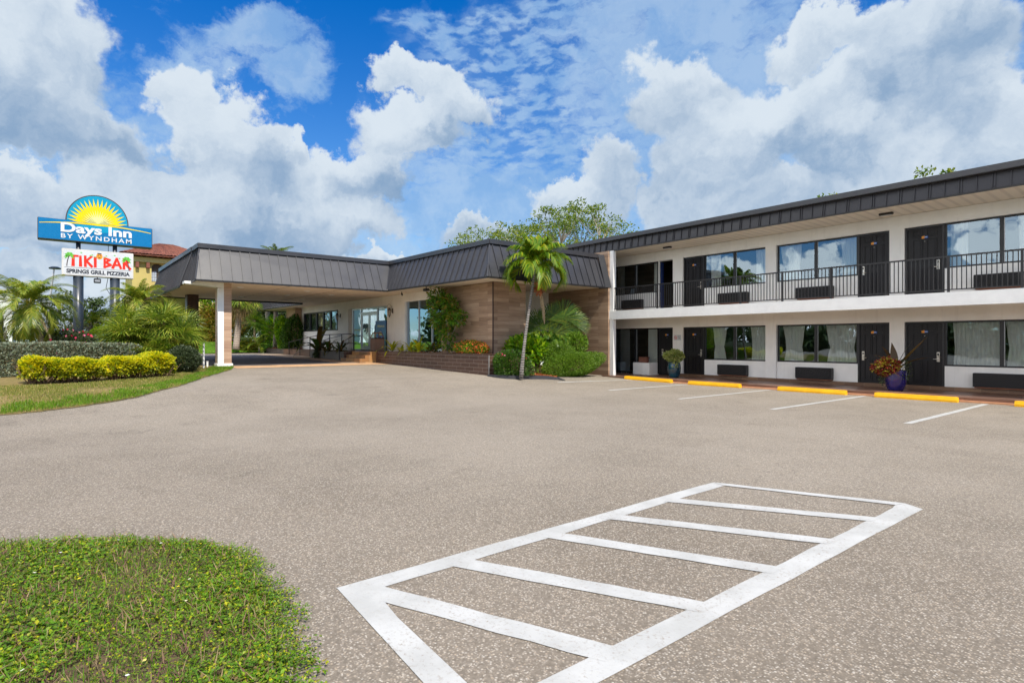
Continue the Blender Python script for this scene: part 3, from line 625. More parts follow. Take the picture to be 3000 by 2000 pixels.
# things on the walkway
t = thing('potted_plant', (-14.1, 20.2, .12), 'variegated bushy plant in tall teal glazed pot beside the white wall pillar', 'potted plant', 'pots on the walkway')
b = MB(); b.lathe((-14.1, 20.2, .12), [(0, 0), (.17, 0), (.2, .03), (.255, .22), (.27, .42), (.25, .55), (.235, .6), (.26, .63), (.26, .655), (.225, .655), (.2, .58), (0, .56)], 32); b.build('pot', MT['glaze_teal'], t, smooth=True); POT1 = t
t = thing('potted_plant', (-6.05, 20.05, .12), 'bronze cordyline and red coleus in cobalt blue glazed pot between two doors', 'potted plant', 'pots on the walkway')
b = MB(); b.lathe((-6.05, 20.05, .12), [(0, 0), (.18, 0), (.21, .03), (.27, .2), (.305, .42), (.3, .56), (.32, .6), (.32, .63), (.27, .63), (.25, .55), (0, .54)], 32); b.build('pot', MT['glaze_blue'], t, smooth=True); POT2 = t
b = MB(); b.bbox(-16.65, -16.2, 21.08, 21.28, .66, .86, .02); b.bbox(-16.62, -16.18, 21.06, 21.30, .86, .92, .01)
tag(b.build('brick_box', plain('reddish_brown_box', (.18, .075, .05), .8, var=.3)), 'small reddish brown box standing on the low white ledge', 'box')
ws = [(-15.5, -13.2, 18.76, 'yellow wheel stop with dark scuffs near teal pot'), (-12.42, -10.35, 18.74, 'yellow wheel stop in front of the window beside the second door'), (-9.0, -6.93, 18.70, 'yellow wheel stop in front of the window left of the cobalt pot'), (-6.15, -4.2, 18.68, 'yellow wheel stop in front of the cobalt blue pot'), (-3.05, -1.0, 18.66, 'yellow wheel stop cut by the right edge of the photo')]
for x0, x1, y, lab in ws:
    b = MB(); prof = [(y - .09, 0), (y + .09, 0), (y + .09, .05), (y + .055, .14), (y - .055, .14), (y - .09, .05)]
    xs_ = [x0, x0 + .06, x0 + .35, x0 + .5, x1 - .5, x1 - .35, x1 - .06, x1]; vs = []
    for i, X in enumerate(xs_):
        sc_ = .94 if i in (0, 7) else 1
        for (yy, zz) in prof: vs.append((X, y + (yy - y) * sc_, max(0, zz * sc_) + G(X, y) + .002))
    fs = [(i * 6 + k, i * 6 + (k + 1) % 6, (i + 1) * 6 + (k + 1) % 6, (i + 1) * 6 + k) for i in range(7) for k in range(6)] + [(5, 4, 3, 2, 1, 0), tuple(range(42, 48))]
    b.add(vs, fs); tag(b.build('wheel_stop', MT['yellow_paint'], loc=((x0 + x1) / 2, y, 0)), lab, 'wheel stop', 'wheel stops in front of the rooms')

# ================================================================== LOBBY BUILDING WITH CANOPY
lobby = thing('lobby_building', (-28, 14, 0), 'low motel lobby with charcoal metal mansard roof and drive through canopy', 'lobby building')
WY = 14.05; PZ = 1.14
b = MB()                                                                  # white walls with openings (front wall faces -y)
def wseg(a, c, z0, z1, y0=WY, y1=WY + .25): b.box(a, c, y0, y1, z0, z1)
wseg(-41.4, -40.9, .4, 4.08); wseg(-34.71, -33.1, .4, 4.08); wseg(-40.9, -34.71, .4, 2.35); wseg(-40.9, -34.71, 3.64, 4.08)
wseg(-33.1, -27.96, 3.60, 4.08); wseg(-27.96, -26.09, .4, 4.08); wseg(-26.09, -22.3, 3.66, 4.08)
b.box(-33.1, -32.9, WY + .25, WY + .8, 1.14, 3.6); b.box(-26.09, -25.99, WY - .002, WY + .24, 1.14, 3.66)
b.box(-21.2, -21.0, 15.7, 19.45, 0, 4.07)
b.box(-46, -41.6, 22, 22.2, 0, 4.08)
b.build('wall', MT['white'], lobby)
b = MB(); b.box(-22.3, -18.38, 13.95, 14.3, .4, 4.07); b.box(-18.7, -18.38, 14.3, 15.7, .3, 4.07); b.build('tiled_wall', MT['plank'], lobby)
b = MB(); b.box(-18.40, -18.365, 13.93, 13.97, .4, 4.06); b.build('corner_trim', MT['sign_brown'], lobby)
b = MB(); b.box(-43.4, -41.4, 13.6, 14.2, .4, 4.07); b.build('tiled_pillar', MT['plank_col'], lobby)
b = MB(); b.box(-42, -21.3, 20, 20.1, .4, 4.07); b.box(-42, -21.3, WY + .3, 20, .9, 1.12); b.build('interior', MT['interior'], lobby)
# interior furniture seen through the door
b = MB(); b.bbox(-31.2, -30.2, 16.5, 17.1, 1.13, 2.15, .02); b.bbox(-25.6, -23.2, 16.0, 16.7, 1.13, 1.75, .04); b.bbox(-25.6, -23.2, 16.6, 16.85, 1.13, 2.1, .04); b.build('lobby_furniture', plain('red_brown_wood', (.16, .055, .03), .5), lobby)
# mansard: bottom outline, top outline (clockwise seen from above)
b = MB(); cap = MB(); drip = MB()
PATH = [((-16.8, 19.44), (-17.3, 19.44)), ((-17.07, 19.28), (-17.58, 19.28)), ((-17.07, 12.70), (-17.60, 13.2)), ((-24.88, 12.47), (-25.60, 13.0)), ((-25.10, 4.40), (-25.76, 4.66)), ((-27.04, 4.40), (-27.04, 4.66)),
        ((-27.04, 4.14), (-27.04, 4.64)), ((-35.6, 4.10), (-36.0, 4.62)), ((-36.6, 12.46), (-36.2, 13.0)), ((-47.0, 12.46), (-46.4, 13.0)), ((-47.0, 30), (-46.4, 30))]
ZB, ZT = 4.06, 5.44
for i in range(1, len(PATH) - 1):
    (a0, a1), (c0, c1) = PATH[i], PATH[i + 1]
    zb = 3.93 if i == 6 else ZB
    A = Vector((*a0, zb)); B = Vector((*c0, zb)); Cc = Vector((*c1, ZT)); Dd = Vector((*a1, ZT))
    b.add([A, B, Cc, Dd], [(0, 1, 2, 3)])
    Ln = (B - A).length; n_ = int(Ln / .40)
    nrm = (B - A).cross(Dd - A).normalized()
    if nrm.z < 0: nrm = -nrm
    if i == 5: continue
    for k in range(n_ + 1):
        t = (k + .5) / (n_ + 1); P = A + (B - A) * t; d = (B - A).normalized(); W_ = Cc - Dd
        u = (P - Dd).dot(d) / W_.dot(d); Q = Dd + W_ * u             # straight up the slope
        if u < 0: f_ = (P - A).dot(d) / (Dd - A).dot(d); Q = P + (Q - P) * max(.03, f_)
        if u > 1: f_ = (P - B).dot(d) / (Cc - B).dot(d); Q = P + (Q - P) * max(.03, f_)
        s_ = d * .013; h_ = nrm * .045
        v = [P - s_, P + s_, P + s_ + h_, P - s_ + h_, Q - s_, Q + s_, Q + s_ + h_, Q - s_ + h_]
        b.add([q[:] for q in v], [(0, 1, 2, 3), (4, 7, 6, 5), (0, 4, 5, 1), (1, 5, 6, 2), (2, 6, 7, 3), (3, 7, 4, 0)])
    # hip trim
    if i > 1: b.tube([A + nrm * .01, Dd + nrm * .01], .03, 6)
for i in range(1, len(PATH) - 1):
    (a0, a1), (c0, c1) = PATH[i], PATH[i + 1]
    def off(p, q, mb, z0, z1, o, w):
        p, q = Vector(p), Vector(q); d = (q - p).normalized(); n2 = Vector((d.y, -d.x)); n2 = n2 if True else -n2
        return d, n2
    # coping
    p, q = Vector(a1), Vector(c1); 
    if (q - p).length > .3:
        d = (q - p).normalized(); n2 = Vector((-d.y, d.x))      # outwards side
        e0 = d * -.10 if i in (2, 4, 7) else Vector((0, 0)); p2 = p - d * (.06 if i != 3 else -.06); q2 = q + d * (.06 if i != 2 else -.06)
        cap.add([(*(p2 + n2 * o), z) for o in (.09, -.3) for z in (5.42, 5.60)] + [(*(q2 + n2 * o), z) for o in (.09, -.3) for z in (5.42, 5.60)], [(0, 1, 5, 4), (1, 3, 7, 5), (3, 2, 6, 7), (2, 0, 4, 6), (0, 2, 3, 1), (4, 5, 7, 6)])
    p, q = Vector(a0), Vector(c0); d = (q - p).normalized(); n2 = Vector((-d.y, d.x)); zb = 3.93 if i == 6 else ZB
    drip.add([(*(p + n2 * o), z) for o in (.022, -.03) for z in (zb - .05, zb + .02)] + [(*(q + n2 * o), z) for o in (.022, -.03) for z in (zb - .05, zb + .02)], [(0, 1, 5, 4), (1, 3, 7, 5), (3, 2, 6, 7), (2, 0, 4, 6), (0, 2, 3, 1), (4, 5, 7, 6)])
b.build('mansard_roof', MT['metal'], lobby); cap.build('roof_coping', MT['metal_cap'], lobby); drip.build('drip_edge', MT['black'], lobby)
b = MB(); b.add([(-17.3, 19.44, 5.55), (-16.85, 19.44, 4.03), (-17.05, 19.26, 4.05), (-17.5, 19.26, 5.58), (-17.6, 19.44, 5.58), (-17.6, 19.44, 4.03)], [(0, 1, 2, 3), (0, 5, 1), (0, 4, 5), (3, 4, 0)]); b.build('roof_end_trim', MT['black'], lobby)
b = MB()
for (x0, x1, y0, y1) in ((-46.3, -18.0, 13.4, 19.40), (-35.7, -26.1, 5.0, 13.4), (-46.3, -21.0, 19.40, 30)): b.box(x0, x1, y0, y1, 5.2, 5.36)
b.build('flat_roof', MT['concrete'], lobby)
b = MB()
for (x0, x1, y0, y1) in ((-24.75, -17.1, 12.75, 19.44), (-35.9, -25.16, 4.42, 12.48), (-46.9, -24.75, 12.48, 19.44)): b.box(x0, x1, y0, y1, 4.075, 4.12)
b.build('soffit', MT['soffit'], lobby)
b = MB()
b.box(-35.9, -25.16, 8.2, 8.212, 4.068, 4.0745); b.box(-35.9, -25.16, 10.6, 10.612, 4.068, 4.0745)
b.build('soffit_joint', MT['sign_brown'], lobby)
for x, y in ((-27.5, 6.6), (-27.5, 9.6), (-30.5, 6.6), (-30.5, 9.6), (-33.2, 8.0), (-29, 11.4), (-33, 11.2)):
    b = MB(); b.lathe((x, y, 4.045), [(0, .0), (.10, .0), (.14, .012), (.15, .029)], 20); b.build('ceiling_light', MT['white_trim'], lobby, smooth=True)
# canopy columns
b = MB(); b.box(-26.5, -26.0, 5.60, 5.90, .5, 4.07); b.box(-26.5, -26.02, 5.38, 5.60, .5, 4.07); c1 = b.build('column', MT['plank_col'], lobby)
b = MB(); b.box(-26.16, -25.985, 5.375, 5.60, .72, 3.86); b.build('white_corner_strip', MT['white_trim'], c1)
b = MB(); b.bbox(-26.55, -25.95, 5.34, 5.95, .44, .71, .015); b.build('plinth', MT['white_trim'], c1)
b = MB(); b.prism([(4.16, 3.97), (5.60, 3.86), (5.60, 4.07), (4.16, 4.07)], 'x', -26.45, -25.98); b.build('beam', MT['white_trim'], lobby)
b = MB(); b.box(-33.9, -33.3, 5.45, 5.98, .5, 4.07); b.build('column', MT['plank_dark'], lobby)
b = MB(); b.box(-33.85, -33.35, 11.6, 12.1, .5, 4.07); 
# lobby windows: strip of five, entrance, glazed corner
f = MB(); f.box(-40.9, -34.71, WY - .02, WY + .1, 3.56, 3.64); f.box(-40.9, -34.71, WY - .02, WY + .1, 2.35, 2.43)
xs5 = [-40.9 + i * 6.19 / 5 for i in range(6)]
for i, x in enumerate(xs5): f.box(x - (.0 if i == 0 else .11), x + (.0 if i == 5 else .11) + (.1 if i == 0 else 0), WY - .02, WY + .1, 2.43, 3.56)
win = f.build('window_strip', MT['frame'], lobby)
for i in range(5):
    g = MB(); g.add([(xs5[i] + .1, WY + .03, 2.43), (xs5[i + 1] - .1, WY + .03, 2.43), (xs5[i + 1] - .1, WY + .03, 3.56), (xs5[i] + .1, WY + .03, 3.56)], [(0, 1, 2, 3)]); g.build('pane', MT['glass_lobby'], win)
    g = MB(); z = 2.45
    while z < 3.55 - .12 * (i % 2): g.box(xs5[i] + .12, xs5[i + 1] - .12, WY + .12, WY + .135, z, z + .025); z += .05
    g.build('blind', MT['curtain'], win)
DY = WY + .12
f = MB()
for x in (-32.75, -31.55, -29.40, -27.99): f.box(x - .035, x + .035, DY, DY + .1, PZ, 3.60)
f.box(-32.75, -28, DY + .002, DY + .098, 3.52, 3.60); f.box(-31.52, -29.43, DY + .003, DY + .097, 3.26, 3.34); f.box(-32.75, -31.55, DY + .003, DY + .097, PZ, PZ + .06); f.box(-29.40, -28, DY + .003, DY + .097, PZ, PZ + .06)
ent = f.build('entrance_frame', MT['alu'], lobby)
for a, c, z0, z1 in ((-32.71, -31.59, PZ + .06, 3.52), (-29.36, -28.03, PZ + .06, 3.52), (-31.51, -29.44, 3.34, 3.52)):
    g = MB(); g.add([(a, DY + .05, z0), (c, DY + .05, z0), (c, DY + .05, z1), (a, DY + .05, z1)], [(0, 1, 2, 3)]); g.build('pane', MT['glass_lobby'], ent)
for a, c, s in ((-31.51, -30.49, 1), (-30.47, -29.44, -1)):
    f = MB(); f.box(a, a + .09, DY + .02, DY + .07, PZ + .02, 3.25); f.box(c - .09, c, DY + .02, DY + .07, PZ + .02, 3.25); f.box(a + .09, c - .09, DY + .02, DY + .07, PZ + .02, PZ + .22); f.box(a + .09, c - .09, DY + .02, DY + .07, 3.14, 3.25)
    dr = f.build('glass_door', MT['alu'], lobby)
    g = MB(); g.add([(a + .09, DY + .045, PZ + .22), (c - .09, DY + .045, PZ + .22), (c - .09, DY + .045, 3.14), (a + .09, DY + .045, 3.14)], [(0, 1, 2, 3)]); g.build('pane', MT['glass_lobby'], dr)
    hx = c - .12 if s > 0 else a + .12
    g = MB(); g.tube([(hx, DY + .02, PZ + .9), (hx - .0, DY - .05, PZ + .92), (hx, DY - .05, PZ + 1.28), (hx, DY + .02, PZ + 1.3)], .014, 8); g.build('door_pull', MT['steel'], dr)
b = MB(); b.box(-30.9, -30.3, DY + .055, DY + .06, 3.38, 3.50); b.build('red_sticker', MT['text_red'], ent)
for s, z, wdt in (('Welcome Home', 2.28, .95), ('Lobby', 1.98, .45)):
    text(s, .18, MT['sign_pale'], ent, (-32.6, DY + .04, z), (R(90), 0, 0), .002, .001, width=wdt, shear=.3)
f = MB()
for x in (-25.94, -24.75, -23.5, -22.34): f.box(x - .03, x + .03, WY + .1, WY + .18, PZ, 3.66)
f.box(-25.9, -22.34, WY + .1, WY + .18, PZ - .04, PZ); gw = f.build('glazed_wall_frame', MT['alu'], lobby)
for a, c in ((-25.91, -24.78), (-24.72, -23.53), (-23.47, -22.37)):
    g = MB(); g.add([(a, WY + .14, PZ), (c, WY + .14, PZ), (c, WY + .14, 3.66), (a, WY + .14, 3.66)], [(0, 1, 2, 3)]); g.build('pane', MT['glass_lobby'], gw)
# wall lanterns
def lantern(x):
    y = WY; z = 3.18; b = MB(); b.bbox(x - .06, x + .06, y - .03, y, z - .05, z + .2, .01)
    pts = []
    for k in range(22):
        a = -1.2 + k * .36; r = .055 + .0045 * k; pts.append((x, y - .2 + r * cos(a) * .9, z + .33 + r * sin(a)))
    b.tube([(x, y - .03, z + .05), (x, y - .12, z + .02), (x, y - .18, z + .14), (x, y - .2, z + .24)], .012, 6)
    b.tube(pts, .010, 6); b.lathe((x, y - .2, z), [(.0, .24), (.03, .22), (.10, .13), (.105, .11), (.0, .11)], 8); b.lathe((x, y - .2, z - .2), [(0, -.08), (.02, -.07), (.035, 0), (.06, .03), (.0, .03)], 8)
    for k in range(4):
        a = pi / 4 + k * pi / 2; b.tube([(x + .055 * cos(a), y - .2 + .055 * sin(a), z - .17), (x + .095 * cos(a), y - .2 + .095 * sin(a), z + .11)], .007, 5)
    o = b.build('wall_lantern', MT['sign_brown'], lobby)
    g = MB(); g.lathe((x, y - .2, z - .17), [(.05, 0), (.085, .27)], 8); g.build('lantern_glass', plain('amber_lantern_glass', (.35, .3, .24), .3), o)
lantern(-34.33); lantern(-27.30)
b = MB(); b.tube([(-25.0, 13.35, 4.07), (-25.0, 13.35, 3.98)], .02, 8); b.tube([(-24.9, 13.3, 3.96), (-25.08, 13.42, 3.93)], .045, 10); b.build('security_camera', MT['black'], lobby)
for (x, y) in ((-21.9, 12.9), (-18.2, 16.2)):
    b = MB(); b.tube([(x, y, 4.07), (x, y, 3.98)], .02, 8); b.bbox(x - .16, x + .16, y - .08, y + .08, 3.86, 3.98, .02); b.build('flood_light', MT['black'], lobby)
# fence-like rail in the recess
b = MB(); b.box(-20.7, -20.66, 15.7, 19.45, 2.08, 2.13); y = 15.75
while y < 19.4: b.box(-20.69, -20.67, y, y + .03, .6, 2.08); y += .115
b.build('recess_railing', MT['black'], lobby)
# porch floor, steps
b = MB(); b.box(-42, -26.9, 12.95, WY + .3, .3, 1.115); b.box(-26.9, -18.4, 13.9, WY + .3, .3, 1.10); b.build('porch_floor', MT['walk'], lobby)
b = MB()
for k in range(3): b.box(-29.35 + .006 * k, -26.98 - .006 * k, 12.05 + .3 * k, 12.93 + .008 * k, .4 + .01 * k, .76 + .178 * k)
b.build('entrance_steps', MT['step_tile'], lobby)
# porch railing along the ramp
b = MB(); zr = 2.05
b.tube([(-29.55, 12.85, zr), (-34.6, 12.85, zr), (-40.5, 12.85, zr - .45)], .024, 8); b.tube([(-29.55, 12.85, 1.55), (-34.6, 12.85, 1.55), (-40.5, 12.85, 1.1)], .018, 8)
for x in (-29.55, -31.2, -33.0, -34.6, -36.3, -38.2, -40.4): b.tube([(x, 12.85, .6), (x, 12.85, zr - max(0, (-34.6 - x)) * .076)], .028 if x < -29.6 else .05, 8)
b.tube([(-29.5, 12.85, 2.0), (-29.45, 12.1, 1.55), (-29.45, 11.95, 1.55)], .02, 8); b.tube([(-29.45, 12.0, 1.56), (-29.45, 12.0, .65)], .02, 8)
b.tube([(-33.8, 13.85, 2.0), (-38, 13.85, 1.6)], .018, 8)
tag(b.build('ramp_railing', MT['black']), 'black metal railing along the entrance ramp and steps', 'railing')

# planters
t = thing('brick_planter', (-22, 13, .4), 'long dark brown tiled planter wall curving along the lobby front', 'planter', 'tiled planters')
b = MB()
b.box(-26.97, -17.4, 13.0, 13.2, .2, 1.12); b.box(-17.6, -17.4, 13.2, 14.7, .1, 1.10); b.box(-17.6, -17.4, 14.7, 18.2, 0, .76); b.box(-26.97, -26.8, 13.2, 14.0, .3, 1.1); b.build('wall', MT['brick'], t)
b = MB(); b.box(-27.0, -17.37, 12.98, 13.22, 1.12, 1.145); b.box(-17.63, -17.37, 13.22, 14.72, 1.10, 1.125); b.box(-17.63, -17.37, 14.72, 18.2, .76, .785); b.build('capping', MT['brick'], t)
b = MB(); b.box(-17.393, -17.37, 12.985, 13.02, .2, 1.1); b.build('corner_bead', MT['alu'], t)
def bumpy(xs, ys, z, amp):
    mb = MB(); X, Y = np.meshgrid(xs, ys); Z = z + rng.normal(0, amp, X.shape); nx, ny = len(xs), len(ys); i = np.arange(nx * ny).reshape(ny, nx)
    mb.add(np.stack([X.ravel(), Y.ravel(), Z.ravel()], 1), np.stack([i[:-1, :-1].ravel(), i[:-1, 1:].ravel(), i[1:, 1:].ravel(), i[1:, :-1].ravel()], 1)); return mb
bumpy(np.arange(-26.8, -18.3, .12), np.arange(13.2, 14.06, .12), 1.11, .02).build('mulch', MT['mulch'], t)
bumpy(np.arange(-18.4, -17.55, .12), np.arange(13.2, 15.0, .12), 1.09, .03).build('mulch', MT['mulch'], t)
bumpy(np.arange(-20.6, -17.55, .15), np.arange(14.9, 19.4, .15), .74, .02).build('soil', MT['soil'], t)
t = thing('brick_planter', (-32, 12.3, .6), 'low grey brown planter box left of the orange steps', 'planter', 'tiled planters')
b = MB(); b.box(-34.6, -29.5, 12.25, 12.8, .3, 1.08); b.build('wall', MT['brick_grey'], t)
b = MB(); b.box(-29.5, -29.40, 12.25, 12.8, .3, 1.09); b.build('end_wall', MT['brick'], t)
t = thing('brick_planter', (-43, 13.1, .6), 'far grey brown planter box of shrubs at the end of the ramp', 'planter', 'tiled planters')
b = MB(); b.box(-46.7, -40.95, 13.1, 14.4, .3, 1.12); b.build('wall', MT['brick_grey'], t)
b = MB(); b.box(-40.95, -40.9, 13.1, 14.4, .3, 1.125); b.build('end_wall', MT['brick'], t)
bumpy(np.arange(-46.6, -40.95, .15), np.arange(13.15, 14.4, .15), 1.14, .02).build('mulch', MT['mulch'], t)
# black kerb round the mulch
b = MB(); pts = [(-17.35, 12.95), (-17.0, 12.98), (-16.55, 13.2), (-16.28, 13.6), (-16.2, 14.3), (-16.1, 14.85), (-15.85, 15.2), (-15.6, 15.3)]
prev = None; vs = []; zt_ = [.06, .10, .13, .14, .14, .13, .10, .02]
for k, (x, y) in enumerate(pts):
    d = Vector(pts[min(k + 1, 7)]) - Vector(pts[max(k - 1, 0)]); n2 = Vector((d.y, -d.x)).normalized() * .07
    for s, h in ((1, 0), (.8, 1), (-.8, 1), (-1, 0)): vs.append((x + n2.x * s, y + n2.y * s, G(x, y) + h * zt_[k]))
b.add(vs, [(k * 4 + j, k * 4 + j + 1, (k + 1) * 4 + j + 1, (k + 1) * 4 + j) for k in range(7) for j in range(3)] + [(3, 2, 1, 0), (28, 29, 30, 31)])
tag(b.build('garden_kerb', plain('black_rubber_kerb', (.035, .036, .042), .7, var=.2)), 'low black kerb curving round the mulch under the leaning palm', 'kerb')

# trash can, poster
t = thing('trash_can', (-27.95, 13.45, 1.115), 'brown litter bin with open hooded top outside the lobby door', 'litter bin')
b = MB(); b.bbox(-28.24, -27.66, 13.2, 13.75, 1.12, 1.78, .03); b.build('body', MT['terracotta'], t)
b = MB(); b.bbox(-28.26, -27.64, 13.18, 13.77, 1.78, 1.84, .02); b.build('rim', MT['sign_brown'], t)
b = MB()
for sx in (-1, 1):
    for sy in (-1, 1): b.tube([(-27.95 + sx * .27, 13.47 + sy * .25, 1.84), (-27.95 + sx * .17, 13.47 + sy * .17, 2.08)], .025, 6)
b.bbox(-28.14, -27.76, 13.28, 13.66, 2.06, 2.12, .02); b.build('hood', MT['terracotta'], t)
t = thing('welcome_poster', (-28.65, 13.98, 1.12), 'tall blue welcome poster with a sun logo beside the lobby door', 'poster')
q = NT('blue_poster_print'); s_ = q.n('ShaderNodeSeparateXYZ'); q.put(s_.inputs[0], q.pos()); MT['poster'] = q.done(q.bsdf(q.mix(q.step(s_.outputs[2], 1.3, 2.7), (.16, .48, .50), (.05, .16, .42)), .4, .4))
PY = 13.99
b = MB(); b.box(-29.25, -28.02, PY, PY + .03, 1.12, 2.78); pn = b.build('panel', MT['poster'], t)
text('Welcome to', .2, MT['sign_pale'], t, (-28.98, PY - .003, 2.42), (R(90), 0, 0), .002, .001, width=.82, shear=.25)
b = MB(); b.box(-29.08, -28.2, PY - .006, PY - .001, 1.62, 1.96); b.build('name_panel', MT['blue'], t)
text('Days Inn', .24, MT['text_white'], t, (-29.03, PY - .009, 1.71), (R(90), 0, 0), .004, .001, width=.78)
text('Springs', .2, MT['blue'], t, (-29.1, PY - .003, 1.28), (R(90), 0, 0), .002, .001, width=.6)
def rays(mb, yz, axis, w0, cy, cz, r0, r1, n, a0=0, a1=pi):
    pts = []
    for k in range(2 * n + 1):
        a = a0 + (a1 - a0) * k / (2 * n); r = r1 if k % 2 else r0; pts.append((cy + r * cos(a), cz + r * sin(a)))
    P = (lambda p: (w0, p[0], p[1])) if axis == 'x' else (lambda p: (p[0], w0, p[1]))
    c = P((cy, cz)); vs = [c] + [P(p) for p in pts]; mb.add(vs, [(0, k, k + 1) for k in range(1, len(pts))])
b = MB(); pts = [(-28.63 + .3 * cos(a), PY - .004, 1.97 + .33 * sin(a)) for a in np.linspace(0, pi, 20)]; b.add(pts, [tuple(range(20))]); b.build('logo_disc', MT['blue'], t)
b = MB(); rays(b, None, 'y', PY - .007, -28.63, 1.97, .17, .28, 11); b.build('logo_sun', MT['sign_pale'], t)

# ================================================================== ROADSIDE SIGN
SX = -36
sign = thing('pylon_sign', (SX, 1.8, G(SX, 1.8)), 'tall roadside motel sign with blue sun panel above white bar panel on two steel poles', 'pylon sign')
for y in (1.06, 2.575):
    b = MB(); b.tube([(SX, y, .5), (SX, y, 4.95)], .215, 24); b.tube([(SX, y, 4.9), (SX, y, 6.9)], .10, 20); b.build('pole', MT['pole'], sign, smooth=False)
    for p in sign.children[-1].data.polygons: p.use_smooth = len(p.vertices) == 4
FX = SX + .32
b = MB(); b.bbox(SX - .3, FX, -.52, 4.2, 6.62, 7.66, .02)
b.prism([(1.84 + 1.30 * cos(a), 7.66 + 1.40 * sin(a)) for a in np.linspace(0, pi, 48)], 'x', SX - .28, FX - .004); cab = b.build('upper_cabinet', plain('dark_sign_casing', (.05, .045, .045), .5), sign)
b = MB(); b.box(FX, FX + .004, -.49, 4.17, 6.66, 7.65); b.build('blue_face', MT['sign_blue'], cab)
b = MB(); b.add([(FX, 1.84 + 1.25 * cos(a), 7.66 + 1.35 * sin(a)) for a in np.linspace(0, pi, 48)], [tuple(range(48))]); b.build('sun_disc', MT['sign_cyan'], cab)
def ray(mb, x, n, r0, r1, cy=1.84, cz=7.48, lo=.10):
    pts = []
    for k in range(2 * n + 1):
        a = lo + (pi - 2 * lo) * k / (2 * n); r = r1 if k % 2 else r0; pts.append((x, cy + r * cos(a) * .93, max(cz + .12, cz + r * sin(a) * 1.03)))
    mb.add([(x, cy, cz + .12)] + pts, [(0, k, k + 1) for k in range(1, len(pts))])
XF = FX + .010
b = MB(); ray(b, XF - .004, 19, .92, 1.36); b.build('sun_rays', MT['sign_yellow'], cab)
b = MB(); ray(b, XF - .001, 19, .42, .80); b.build('sun_glow', MT['sign_pale'], cab)
b = MB()                                                                   # curved yellow line
n_ = 40; ys = np.linspace(-.45, 4.13, n_); zt = 7.62 - .0 - .045 * ((ys - 1.84)) ** 2 * 1.0; zt = np.where(True, 7.60 - .036 * (ys - 1.84) ** 2, zt)
wd_ = .10 - .07 * np.abs((ys - 1.84) / 2.3) ** .7
b.add([(XF + .003, y, z) for y, z in zip(ys, zt)] + [(XF + .003, y, z - w_) for y, z, w_ in zip(ys, zt, wd_)], [(k, k + 1, n_ + k + 1, n_ + k) for k in range(n_ - 1)]); b.build('horizon_line', MT['sign_yellow'], cab)
b = MB(); ys2 = np.linspace(.9, 2.8, 30); z2 = 7.50 - .036 * (ys2 - 1.84) ** 2
b.add([(XF, y, z) for y, z in zip(ys2, z2)] + [(XF, 1.84 + 1.5 * (y - 1.84) / 1.6, 7.50 - .34 * math.sqrt(max(0, 1 - ((y - 1.84) / .96) ** 2))) for y in ys2], [(k, k + 1, 30 + k + 1, 30 + k) for k in range(29)]); b.build('reflected_glow', MT['sign_cyan'], cab)
text('Days Inn', .62, MT['text_white'], cab, (XF + .006, .36, 7.07), bold=.022, extr=.004, width=2.92)
text('BY WYNDHAM', .31, MT['text_white'], cab, (XF + .004, .37, 6.755), bold=.006, extr=.004, width=2.90, space=1.3)
b = MB(); b.bbox(SX - .2, SX + .24, .40, 3.36, 4.92, 6.26, .02); cb2 = b.build('lower_cabinet', plain('white_sign_casing', (.62, .61, .58), .5), sign)
F2 = SX + .24
b = MB(); b.box(F2, F2 + .004, .47, 3.29, 4.99, 6.19); b.build('white_face', MT['sign_white'], cb2)
b = MB(); b.box(F2 + .005, F2 + .007, .50, 3.26, 5.325, 5.34); b.build('rule', MT['text_dark'], cb2)
x = F2 + .006
# hand-cut red letters
def letters(word, y0, z0, h, wl, gap, th):
    G_ = {'T': [((0, 1), (1, .97)), ((.5, 1), (.5, 0))], 'I': [((.5, .95), (.5, 0))], 'K': [((.2, 1), (.2, 0)), ((.9, 1), (.25, .5)), ((.3, .55), (.95, 0))],
          'B': [((.2, 1), (.2, 0)), ((.2, .95), (.8, .8)), ((.8, .8), (.3, .52)), ((.3, .52), (.9, .3)), ((.9, .3), (.2, .03))],
          'A': [((.05, 0), (.5, 1)), ((.5, 1), (.95, 0)), ((.2, .33), (.8, .33))], 'R': [((.2, 1), (.2, 0)), ((.2, .95), (.8, .75)), ((.8, .75), (.25, .48)), ((.4, .5), (.95, 0))]}
    b = MB(); y = y0
    for ch in word:
        ww = wl * (.38 if ch == 'I' else 1)
        if ch == ' ': y += wl * .55; continue
        for k, ((u0, v0), (u1, v1)) in enumerate(G_[ch]):
            if ch == 'I': u0 = u1 = .5
            p = Vector((y + u0 * ww, z0 + v0 * h)); q_ = Vector((y + u1 * ww, z0 + v1 * h)); d = (q_ - p).normalized(); n2 = Vector((-d.y, d.x)) * th / 2; p -= d * th * .35; q_ += d * th * .35
            j = [random.uniform(.75, 1.25) for _ in range(4)]; e = .0002 * k
            b.add([(x + .002 + e, *(p + n2 * j[0])), (x + .002 + e, *(p - n2 * j[1])), (x + .002 + e, *(q_ - n2 * j[2])), (x + .002 + e, *(q_ + n2 * j[3]))], [(0, 1, 2, 3)])
        y += ww + gap
    return b
letters('TIKI BAR', .66, 5.43, .50, .37, .04, .112).build('red_lettering', MT['text_red'], cb2)
text('SPRINGS GRILL PIZZERIA', .265, MT['text_dark'], cb2, (x, .58, 5.06), bold=.012, extr=.002, width=2.62)
